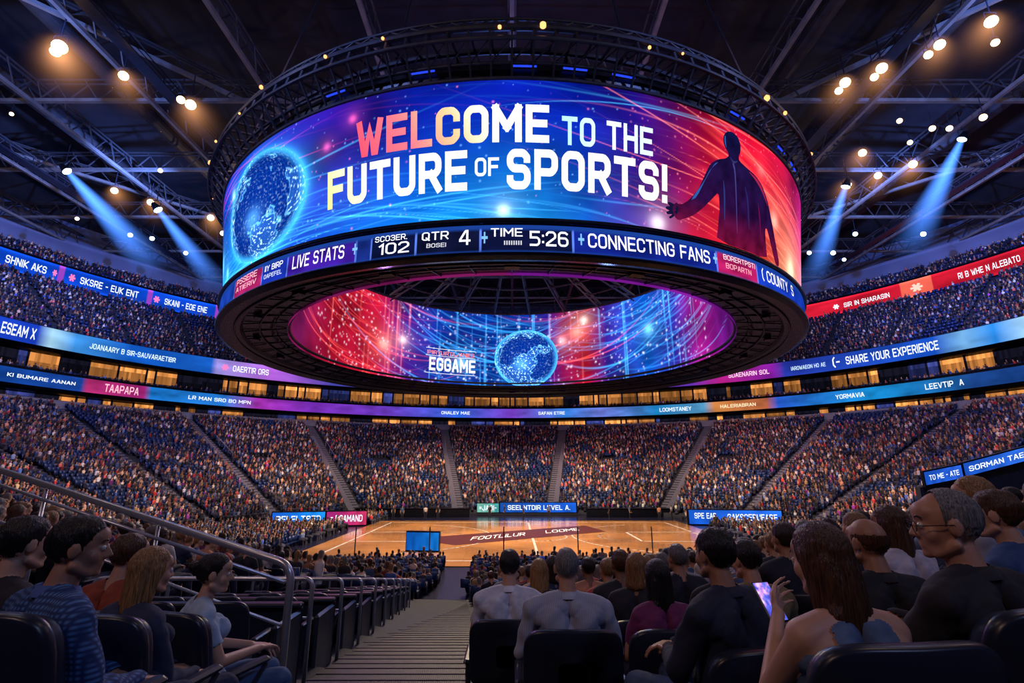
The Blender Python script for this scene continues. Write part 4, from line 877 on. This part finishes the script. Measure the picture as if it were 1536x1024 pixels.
def chair(x,y,z,yaw,full=True,hs=1.):
    if full:
        e=empty('stadium_chair',(x,y,z),label='dark navy padded stadium chair with armrests',cat='chair',group='stadium chairs'); e.rotation_euler[2]=yaw; e.scale[2]=hs
        for k,me in CP.items(): o=obj('armrest' if 'arm' in k else k,me); o.parent=e
        return e
    o=obj('stadium_chair',CHJ,label='dark navy padded stadium chair with armrests',cat='chair',group='stadium chairs'); o.location=(x,y,z); o.rotation_euler[2]=yaw; o.scale[2]=hs; return o
mj=MB()
for i,(k,me) in enumerate(CP.items()):
    mj.add(np.array([v.co[:] for v in me.vertices]),[list(p.vertices) for p in me.polygons])
CHJ=mj.mesh('stadium_chair',[M_seatshell])
# ------------------------------------------------------------------ heroes
D=math.radians
SK=[(.52,.27,.18),(.40,.20,.125),(.57,.32,.22)]
def person(pm,x,y,z,yaw,sc,skin,shirt,tro,hairm,hairc,label,mat=None,group=None):
    o=obj('person',pm['body'],label=label,cat='person',group=group); o.location=(x,y,z);o.rotation_euler[2]=yaw;o.scale=(sc,sc,sc);o.color=(*skin,1)
    c=obj('shirt',pm['shirt']); c.parent=o;c.color=(*shirt,1)
    if mat: me=pm['shirt'];me.materials.clear();me.materials.append(mat)
    c=obj('trousers',pm['tro']); c.parent=o;c.color=(*tro,1)
    if hairm: c=obj('hair',hairm); c.parent=o;c.color=(*hairc,1)
    return o
DK=(.010,.008,.008);BR=(.085,.036,.017);BL=(.34,.18,.07);GR=(.20,.19,.19)
H=[
('P15',1.50,1.80,-.185,22,46,'cross','long',1.1,.6,0,'thin',GR,(.016,.015,.022),(.02,.02,.03),'grey-haired person in glasses and black shirt looking sideways','gc'),
('P12',1.0,1.70,-.281,10,8,'phone','tank',.9,0,1,'verylong',BR,(.09,.15,.27),(.02,.03,.08),'person with long brown hair in sleeveless top holding a phone',''),
('P10',.95,2.48,-.386,32,-8,'clasp','long',1.08,.4,0,'short',DK,(.014,.020,.046),(.05,.09,.22),'dark-haired person in navy shirt and jeans with clasped hands','c'),
('P13',1.68,2.5,-.337,5,10,'lap','short',1.05,.3,0,'fringe',BR,(.014,.014,.02),(.02,.02,.03),'balding person in a black shirt, seated from behind','c'),
('P11',1.42,3.22,-.53,10,12,'phone','short',1.,0,0,'short',DK,(.20,.15,.07),(.02,.02,.03),'person in an olive shirt looking at a phone',''),
('P16',2.32,2.5,-.212,25,15,'lap','long',1.05,.2,0,'short',BR,(.03,.07,.2),(.02,.02,.03),'person in a blue shirt, seated looking toward the court','c'),
('P17',2.85,3.2,-.17,30,30,'lap','short',1.,0,1,'bob',BL,(.35,.35,.45),(.02,.02,.03),'fair-haired person in a pale shirt',''),
('P14',2.33,3.24,-.336,20,15,'lap','short',.92,0,1,'long',BR,(.5,.47,.55),(.02,.03,.06),'person with brown hair in a white top',''),
('P8',.33,3.25,-.58,0,0,'rest','long',1.15,.5,0,'thin',GR,(.36,.40,.52),(.03,.03,.05),'person with short grey hair in a pale striped shirt','s'),
('P9',.88,3.26,-.64,8,8,'lap','short',.9,0,1,'verylong',DK,(.16,.02,.10),(.02,.02,.03),'person with long black hair in a plum top',''),
('P6',-.02,4.0,-.70,0,-5,'lap','short',1.08,.2,0,'short',DK,(.60,.63,.75),(.02,.02,.03),'dark-haired person in a white shirt','c'),
('P7',.24,4.74,-.88,0,5,'lap','short',.92,0,1,'long',BL,(.015,.013,.016),(.02,.02,.03),'blond person in a black top',''),
('P3',-1.64,2.0,-.287,-28,-34,'lap','long',1.08,.3,0,'short',DK,(.05,.1,.3),(.02,.03,.08),'dark-haired person in a blue plaid shirt looking sideways','p'),
('P4',-1.72,2.55,-.471,-25,-8,'lap','long',.95,0,1,'long',BL,(.02,.03,.075),(.02,.03,.08),'fair-haired person in a dark navy sweater',''),
('P5',-1.76,3.17,-.595,-50,-20,'clasp','tee',.92,0,1,'bun',DK,(.34,.46,.62),(.06,.12,.26),'person with a dark bun in light blue tee and jeans',''),
('P2',-2.26,2.45,-.337,-20,-8,'lap','long',1.05,.2,0,'short',DK,(.016,.016,.026),(.02,.02,.03),'dark-haired person in a black shirt','c'),
('P1',-2.75,2.75,-.40,-15,-40,'lap','long',1.05,.2,0,'short',DK,(.025,.025,.045),(.02,.02,.03),'person in glasses and a dark shirt','g'),
('P18',-2.3,3.2,-.50,-15,-10,'lap','short',1.0,.2,0,'short',BR,(.28,.05,.025),(.02,.02,.03),'person in a rust-red shirt',''),
]
def phone(loc,rot,label):
    e=empty('smartphone',loc,label=label,cat='phone'); e.rotation_euler=rot
    m=MB(); m.box((0,0,0),(.075,.15,.009),bev=.004); o=obj('phone_body',m.mesh('phone_body',[M_black])); o.parent=e
    P,F,U,W=grid_strip(np.linspace(-.034,.034,20),np.linspace(-.07,.07,30),lambda u,v:np.stack([u,v,np.full(len(u),.0052)],-1))
    n=fbm(U*60+20,W*60+20,91); c=stops(n,[(.2,(.05,.05,.6)),(.45,(.15,.2,.9)),(.55,(.8,.3,.8)),(.8,(.8,.9,1))]); o=obj('phone_screen',mesh_np('ps',P,F,[M_scr],col=c)); o.parent=e
for i,(n,x,y,hz,yaw,hy,arms,slv,w,belly,fem,hk,hc,sh,tr,lab,opt) in enumerate(H):
    pm=person_meshes('sit',.0070,slv,arms=arms,yaw=D(hy),w=w,belly=belly,fem=bool(fem),pitch=D(-9) if arms=='phone' else D(-3))
    fz=zf(x,y); sc=float(np.clip((6.5+hz-fz)/1.17,.88,1.05)); sk=SK[(i*2+i//3)%3]
    o=person(pm,x,y,fz,D(yaw),sc,sk,sh,tr,hair_mesh(hk,pm,.0065),hc,lab,M_plaid if 'p' in opt else (M_pin if 's' in opt else None))
    eyes(pm,o)
    if 'g' in opt: glasses(pm,o)
    if 'c' in opt or 's' in opt or 'p' in opt: collar(o,tuple(np.array(sh)*1.15))
    chair(x,y,fz,D(yaw*(.35 if x<0 else .5)),hs=.97 if x<-.5 or y<2.2 else .86)
    if arms=='phone':
        wv=pm['wr'][-1]; p=rotz(D(yaw))@(wv+np.array([.035,.095,.02]))*sc+np.array([x,y,fz]); phone(tuple(p),(D(52),0,D(yaw+5)),'smartphone with a glowing screen held in a hand')
# ------------------------------------------------------------------ near stairs
xL=lambda y:-2.15-.1*(y-6); xR=lambda y:-.18-.1*(y-6)
def xLc(y): return xL(y) if y>5.2 else -1.15
m=MB();m2=MB()
for k in range(0,32):
    z=.1+6.5*k/NR; yb=27.6-.75*(k+1)
    for h,(ya,ye) in enumerate(((yb,yb+.375),(yb+.375,yb+.75))):
        zz=z+(.086 if h==0 else .014); ym=(ya+ye)/2; l,r=xLc(ym),xR(ym)
        m.box(((l+r)/2,ym,zz-.05),(r-l,.375,.1)); m2.box(((l+r)/2,ye-.012,zz+.002),(r-l-.02,.022,.01))
e=empty('aisle_stairs',(-1,8,3.9),label='near aisle of dark metal-edged steps descending to the court',cat='stairs')
part('treads',m.mesh('treads',[M_tread]),None,e); part('nosing',m2.mesh('nosing',[M_nose]),'lighter metal step edges',e)
for i,k in enumerate((29,27,25,23,21,19,17,15,13)):
    y=27.6-.75*(k+.5); x1=xL(y)-.06; L=2.3 if i<4 else 1.9; z=.1+6.5*k/NR
    e=empty('row_partition',(x1-L/2,y,z),label='long dark seating-row partition with solid end panel',cat='partition',group='row partitions beside the aisle')
    m=MB(); m.box((x1-L/2,y+.18,z+.76),(L,.12,.05),bev=.015); part('top_rail',m.mesh('top_rail',[M_seatarm]),None,e)
    m=MB(); m.box((x1-L/2,y+.20,z+.39),(L,.05,.70),bev=.01); part('front_panel',m.mesh('front_panel',[M_seatshell]),None,e)
    for xx in (x1-.03,x1-L+.03):
        m=MB(); m.box((xx,y-.08,z+.36),(.06,.62,.72),bev=.03); part('end_panel',m.mesh('end_panel',[M_seatarm]),None,e)
    m=MB(); yy=y+.33; m.tube(fillet([(x1-L,yy,zf(x1-L,yy)),(x1-L,yy,z+.98),(x1+.03,yy,z+.98),(x1+.03,yy,zf(x1,yy))],.09),.024,10)
    m.tube([(x1-L,yy,z+.6),(x1+.03,yy,z+.6)],.014,8)
    obj('guard_rail',m.mesh('guard_rail',[M_chrome],True),label='brushed steel guard rail at the row end',cat='railing',group='row guard rails')
    for j in range(3 if i<4 else 2): chair(x1-.45-j*.66,y-.33+.0,z,0,i<4)
def hr(pts,r=.028): 
    m=MB(); m.tube(fillet(pts,.15,6),r,12); return m
P0=np.array([-1.98,4.86,5.66]);P1=np.array([-8.0,6.3,7.0])
m=hr([P1,P0,(P0[0],P0[1],zf(P0[0],P0[1]))],.034)
m.tube([P1-[0,0,.14],P0-[0.05,0,.14]],.018,8); m.tube([P1-[0,0,.5],P0-[0,0,.5]],.016,8)
for t in (.25,.5,.75,.98):
    p=P0+(P1-P0)*t; m.tube([p,(p[0],p[1],zf(p[0],p[1])-.02)],.02,8)
obj('handrail',m.mesh('handrail',[M_chrome],True),label='long curved brushed steel handrail with posts',cat='railing')
# ------------------------------------------------------------------ crowd
th=D(14.3); ct,st_=math.cos(th),math.sin(th)
def proj(x,y,z):
    z=z-6.5; Zc=y*ct+z*st_; return 768+750*x/np.maximum(Zc,.01),512-750*(z*ct-y*st_)/np.maximum(Zc,.01),Zc
pos=[]
def rowpts(a,b,sp,phmin=-40,phmax=220,near=False):
    ph=np.radians(np.linspace(-110 if near else phmin,250 if near else phmax,4000));x=a*np.cos(ph);y=CY+b*np.sin(ph)
    s=np.concatenate([[0],np.cumsum(np.hypot(np.diff(x),np.diff(y)))]); ss=np.arange(rng.uniform(0,.5),s[-1],sp); ss=ss+rng.uniform(-.09,.09,len(ss)); p=np.interp(ss,s,ph)
    return p,a*np.cos(p),CY+b*np.sin(p)
for k in range(NR):
    t=(k+.5)/NR;a=A0+(A1-A0)*t;b=B0+(B1-B0)*t; p,x,y=rowpts(a,b,.56,near=True); z=zk(p,k)
    ok=np.ones(len(p),bool)
    for ad,k0,k1 in AIS:
        ar=math.radians(ad); ok&=np.hypot(x-a*math.cos(ar),y-CY-b*math.sin(ar))>(1.15 if 40<ad<140 else .85)
    nearm=(y<28.5)&(abs(x)<9); ok&=~(nearm&(x>xL(y)-.4)&(x<xR(y)+.36))
    ok&=~((y<5.3)&(x<0)); ok&=~((x<-1.5)&(x>-9)&(y<5.3+.25*(-x-2)))
    ok&=~((y>4.6)&(y<18)&(x<xL(y))&(x>xL(y)-2.75)); ok&=y>1.9
    ok&=~((y<3.6)&(x<3.2)); ok&=~((y<4.4)&(x<.3))&~((y<5.1)&(x<.6)); ok&=~((x>31.2)&(x<41.5)&(y>38.2)&(y<41.2))
    if 21<=k<=23: ok&=~((y>60)&((np.degrees(p)%23)<3.2))
    X,Y,Zc=proj(x,y,z+1.1); ok&=(Zc>0)&(X>-120)&(X<1656)
    for xx,yy,zz,pp in zip(x[ok],y[ok],z[ok],p[ok]): pos.append((xx,yy,zz,pp))
def addrows(a0,b0,z0,a1,b1,z1,n,sp=.6):
    for k in range(n):
        t=(k+.5)/n; p,x,y=rowpts(a0+(a1-a0)*t,b0+(b1-b0)*t,sp); z=z0+(z1-z0)*k/n; X,Y,Zc=proj(x,y,z); m=(Zc>0)&(X>-100)&(X<1636)
        m&=((p*180/math.pi)%9)>.7
        for xx,yy,pp in zip(x[m],y[m],p[m]): pos.append((xx,yy,z,pp))
addrows(70.5,61.5,26.,83.5,74.5,37.4,17); addrows(85,76,40.6,91.5,82.5,45,7); addrows(68.2,60,19.4,69.9,61.7,19.7,2,.8); addrows(67.9,59.5,14.75,69.4,61,14.9,2,.9)
for y in np.arange(29,36.5,.9):
    for x in np.arange(-30+.3*(y%1),32,.6):
        if abs(x+3.6)<.9: continue
        pos.append((x+rng.uniform(-.08,.08),y,0.,-math.pi/2))
for x0,x1,y0,y1,ph in ((-35,-18.4,38,59.5,math.pi),(22.4,35,38,60.8,0),(-35,-17,64,73,2.3),(23,35,65,73,.8)):
    for x in np.arange(x0,x1,.85):
        for y in np.arange(y0,y1,.6):
            if (x/34.6)**2+((y-CY)/24)**2<1 and (x/25)**2+((y-CY)/24)**2>.45 and y%7>.9: pos.append((x,y,0.,ph))
pos=np.array(pos)
fx=-np.cos(pos[:,3])/66;fy=-np.sin(pos[:,3])/58
yaw=np.arctan2(-fx,fy)
near_m=pos[:,1]<28; yaw=np.where(near_m,np.clip(pos[:,0]*.035,-.8,.8),yaw); yaw+=rng.normal(0,.25,len(pos))
patch=fbm(pos[:,0]*.22+60,pos[:,1]*.22+pos[:,2]*.5+60,17,3)
occ=rng.random(len(pos))<np.where(near_m,.93,.94-.85*sstep(.48,.66,patch))
X,Y,Zc=proj(pos[:,0],pos[:,1],pos[:,2]+1.1); inv=(X>-30)&(X<1566)&(Y<1050)&(Zc>.5)
d=np.where(inv&occ,Zc,1e9); order=np.argsort(d); ind=order[:275]; isind=np.zeros(len(pos),bool); isind[ind]=True
SHC=np.array([(.65,.6,.62),(.35,.34,.42),(.012,.012,.02),(.02,.03,.09),(.04,.09,.34),(.38,.025,.03),(.05,.05,.06),(.012,.013,.018),(.28,.17,.08),(.6,.26,.16),(.12,.015,.14),(.75,.50,.38),(.02,.025,.05),(.5,.08,.07),(.12,.18,.34),(.015,.015,.03),(.03,.03,.05),(.05,.10,.22),(.012,.015,.03),(.02,.02,.03)])
SKC=np.array([(.62,.31,.19),(.5,.24,.14),(.28,.13,.075),(.68,.39,.26)]);HC=np.array([(.010,.008,.008),(.03,.015,.009),(.09,.035,.017),(.26,.13,.05),(.15,.14,.14)])
VAR=[]
for i,(fem,arms,slv,w,hk) in enumerate([(0,'lap','long',1.05,'short'),(1,'lap','short',.92,'long'),(0,'cross','short',1.05,'short'),(1,'clasp','long',.92,'bob'),(0,'rest','short',1.1,'thin'),(0,'lap','short',1.0,'short')]):
    pm=person_meshes('sit',.013,slv,arms=arms,yaw=D((-12,10,6,-8,0,15)[i]),w=w,fem=bool(fem),belly=.2*(not fem)); VAR.append((pm,hair_mesh(hk,pm,.009),fem))
fwords={0:'short hair',1:'long hair'}
def cname(c):
    r,g,b=c; s=r+g+b
    if s<.12: return 'black'
    if r>2*b and r>2*g: return 'red'
    if b>1.8*r: return 'blue'
    if r>1.5*b: return 'tan'
    return 'white' if s>1.2 else 'grey'
for r_,i in enumerate(ind):
    x,y,z,_=pos[i]; v=rng.integers(0,6); pm,hm_,fem=VAR[v]; sc_=rng.uniform(.90,.99); c=SHC[rng.integers(0,len(SHC))]
    person(pm,x,y,z,yaw[i],sc_,SKC[rng.integers(0,4)]*.8,c*.8,(.02,.025,.05),hm_,HC[rng.integers(0,5)],'seated spectator with %s in a %s top'%(fwords[fem],cname(c)),group='seated spectators')
    chair(x,y,z,float(np.clip(x*.035,-.8,.8)),r_<60,.86)
def lowpoly(ns,idx):
    pr=[(.40,.17,.14,.02,0),(.62,.15,.12,0,0),(.88,.20,.125,0,0),(.97,.17,.10,0,0),(1.02,.06,.06,0,1),(1.09,.065,.075,.02,1),(1.18,.08,.095,.02,1),(1.25,.07,.08,.01,2),(1.29,.03,.035,0,2)]
    V=[];K=[]
    for z,rx,ry,yo,kd in pr:
        for j in range(ns):
            a=2*math.pi*(j+.5)/ns; yy=math.sin(a); V.append([rx*math.cos(a),yo+ry*yy,z]); K.append(2 if (kd==1 and z>1.05 and yy<-.2) else kd)
    V+= [[-.19,.05,.40],[.19,.05,.40],[.19,.52,.40],[-.19,.52,.40],[-.17,.05,.6],[.17,.05,.6],[.17,.5,.58],[-.17,.5,.58],[-.15,.42,.0],[.15,.42,.0],[.15,.56,.0],[-.15,.56,.0]]
    K+=[3]*12; V=np.array(V);K=np.array(K);F=[];m=len(pr)
    for i in range(m-1):
        for j in range(ns): q=(j+1)%ns; F.append([i*ns+j,i*ns+q,i*ns+ns+q,i*ns+ns+j])
    b=m*ns; F+=[[b+4,b+5,b+6,b+7],[b+2,b+3,b+11,b+10],[b+6,b+2,b+3,b+7],[b+5,b+1,b+2,b+6],[b+4,b+7,b+3,b],[b+1,b+9,b+10,b+2],[b,b+3,b+11,b+8]]
    t=(m-1)*ns; F+= [[t,t+1,t+2,t+3]] + ([[t,t+3,t+4,t+5]] if ns>=6 else []) + ([[t,t+5,t+6,t+7]] if ns>=8 else [])
    F=np.array(F); n=len(idx); P=pos[idx]; yw=yaw[idx]; c,s=np.cos(yw),np.sin(yw); sc_=rng.uniform(.82,1.12,n)
    ln=rng.normal(0,.08,n); jx=rng.normal(0,.06,n)
    vx=V[None,:,0]*sc_[:,None]*1.05+ln[:,None]*V[None,:,2]+jx[:,None];vy=V[None,:,1]*sc_[:,None]+(rng.normal(0,.07,n)[:,None])*V[None,:,2];vz=V[None,:,2]*sc_[:,None]
    W=np.stack([P[:,0,None]+c[:,None]*vx-s[:,None]*vy,P[:,1,None]+s[:,None]*vx+c[:,None]*vy,P[:,2,None]+vz],-1)
    br=np.exp(rng.normal(-.1,.65,(n,1)))*(.1+1.8*fbm(P[:,0]*.25+80,P[:,1]*.25+P[:,2]*.8+80,29,3))[:,None]
    pal=np.stack([SHC[rng.integers(0,len(SHC),n)]*br,SKC[rng.integers(0,4,n)]*np.clip(br,.3,1.6),HC[rng.integers(0,5,n)],np.tile(np.array([.02,.02,.035]),(n,1))*rng.uniform(.5,3,(n,1))],1)
    C=np.clip(pal[:,K],0,.9); FF=(F[None]+(np.arange(n)*len(V))[:,None,None]).reshape(-1,4)
    return W.reshape(-1,3),FF,C.reshape(-1,3)
rest=np.where(occ&~isind)[0]; a_=rest[Zc[rest]<45]; b_=rest[Zc[rest]>=45]
W1,F1,C1=lowpoly(8,a_);W2,F2,C2=lowpoly(6,b_)
obj('seated_spectators',mesh_np('seated_spectators',np.concatenate([W1,W2]),np.concatenate([F1,F2+len(W1)]),[M_crowd],col=np.concatenate([C1,C2]),smooth=True),kind='stuff',label='dense crowd of seated spectators filling the arena bowl',cat='crowd',group='seated spectators')
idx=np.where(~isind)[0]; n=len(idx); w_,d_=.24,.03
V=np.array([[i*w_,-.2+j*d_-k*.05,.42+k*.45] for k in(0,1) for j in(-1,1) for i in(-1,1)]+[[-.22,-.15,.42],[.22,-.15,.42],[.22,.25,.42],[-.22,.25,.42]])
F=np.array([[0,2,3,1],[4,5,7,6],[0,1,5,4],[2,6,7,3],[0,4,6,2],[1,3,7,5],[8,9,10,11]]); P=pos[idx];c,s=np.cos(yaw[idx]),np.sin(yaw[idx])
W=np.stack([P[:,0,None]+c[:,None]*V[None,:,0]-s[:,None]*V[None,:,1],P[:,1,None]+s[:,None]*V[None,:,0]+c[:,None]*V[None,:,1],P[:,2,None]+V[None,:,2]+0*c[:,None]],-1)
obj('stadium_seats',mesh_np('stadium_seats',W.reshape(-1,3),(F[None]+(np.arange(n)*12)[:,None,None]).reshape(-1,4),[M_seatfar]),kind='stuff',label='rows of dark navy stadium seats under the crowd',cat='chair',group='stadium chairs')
SM=person_meshes('stand',.014,'short'); SH_=hair_mesh('short',SM,.011)
for x,y in ((-11.5,70),(-10,71.2),(-3,71),(1.5,70.5),(5,71.6),(13,70.6),(16,71.5),(19.5,69.8),(-16,71),(-14.5,69.5),(21.5,71),(-1,72),(-18.5,56),(-18.6,50),(22.0,57),(22.1,48)):
    c=SHC[rng.integers(0,len(SHC))]; person(SM,x,y,0,rng.uniform(0,6.28),1.02,SKC[rng.integers(0,4)],c,(.03,.03,.05),SH_,HC[0],'person standing beside the court in a %s top'%cname(c),group='people standing courtside')
# ------------------------------------------------------------------ lights at fixtures, plus added fill lights
def light(t,loc,e,c,aim=(0,CY,0),size=.3,ang=130,blend=.7):
    l=bpy.data.lights.new('light_data',t); l.energy=e; l.color=c
    if t=='SPOT': l.spot_size=D(ang); l.spot_blend=blend; l.shadow_soft_size=size
    elif t=='AREA': l.shape='DISK'; l.size=size
    else: l.shadow_soft_size=size
    o=bpy.data.objects.new('arena_or_fill_light',l); o.location=loc; o.rotation_euler=(Vector(aim)-Vector(loc)).to_track_quat('-Z','Y').to_euler(); COL.objects.link(o)
WARM=(1,.60,.40);PK=(1,.50,.55);CB=(.16,.3,1)
light('SPOT',(-35,46.3,44.3),30000,WARM,(-34,86,4),.3,62,1);light('SPOT',(36.6,41.2,44.3),30000,WARM,(34,86,4),.3,62,1)
light('SPOT',(-20,18,44.3),19000,PK,(-8,90,3),.3,48,1);light('SPOT',(20,18,44.3),19000,PK,(8,90,3),.3,48,1)
light('SPOT',(-39.2,42.2,44.3),19000,WARM,(-50,52,4),.3,70,1);light('SPOT',(40,38.4,44.3),19000,WARM,(50,52,4),.3,70,1)
for s in(-1,1):
    light('SPOT',(s*24,CY+14,17.2),9500,WARM,(s*44,86,2),.2,100,1); light('SPOT',(s*9,CY+25,17.2),8500,WARM,(s*12,92,2),.2,100,1)  # spots added under the ring to light the bowl crowd
    light('SPOT',(s*26,CY-2,17.2),8500,WARM,(s*52,50,3),.2,100,1)
    light('SPOT',(s*46,60,43),52000,CB,(s*92,84,47),.3,110,1); light('SPOT',(s*40,30,42),24000,CB,(s*75,85,35),.3,120)  # blue spots added to light the upper wall and deck
    light('SPOT',(s*20,10,40),13000,CB,(s*30,80,10),.3,110)
    light('SPOT',(s*50,50,38),11000,WARM,(s*76,72,32),.3,100,1)
light('AREA',(0,CY,29),19500,(1,.76,.48),(2,CY,0),14)
light('AREA',(-14,-12,24),700,(1,.62,.5),(0,8,4),4);light('AREA',(16,-12,24),800,(.42,.52,1),(0,8,4),4)  # fill areas added behind the camera to brighten the foreground backs
light('SPOT',(6,30,17),1300,(.25,.4,1),(1,3,5),.5,70);light('SPOT',(-8,30,17),1200,(.65,.3,1),(-1,3,5),.5,70)  # added front spots, standing in for coloured rim light from the screens
light('POINT',(0,CY,36),4000,(.12,.25,1),size=.3)  # blue point added inside the ring to light its trusses
for x,y in ((-24,22),(24,22)): light('POINT',(x,y,33),1000,(.5,.55,1),size=.3)  # extra points added near the crown so its steel shows
for x,y in ((-52,34),(52,34),(-45,75),(45,75),(-20,8),(20,8)): light('POINT',(x,y,42.5),2000,(1,.7,.55),size=.3)  # warm points added below the roof to brighten its trusses
w=bpy.data.worlds.new('w'); scene.world=w; w.use_nodes=True; w.node_tree.nodes['Background'].inputs[0].default_value=(.010,.020,.09,1); w.node_tree.nodes['Background'].inputs[1].default_value=.4
# ------------------------------------------------------------------ camera
cam=bpy.data.cameras.new('camera'); cam.sensor_width=36; cam.lens=36*750/1536; cam.clip_end=600; cam.clip_start=.05
co=bpy.data.objects.new('camera',cam); co.location=(0,0,6.5); co.rotation_euler=(D(90+14.3),0,0); COL.objects.link(co); scene.camera=co
try: scene.view_settings.view_transform='Standard'
except Exception: pass
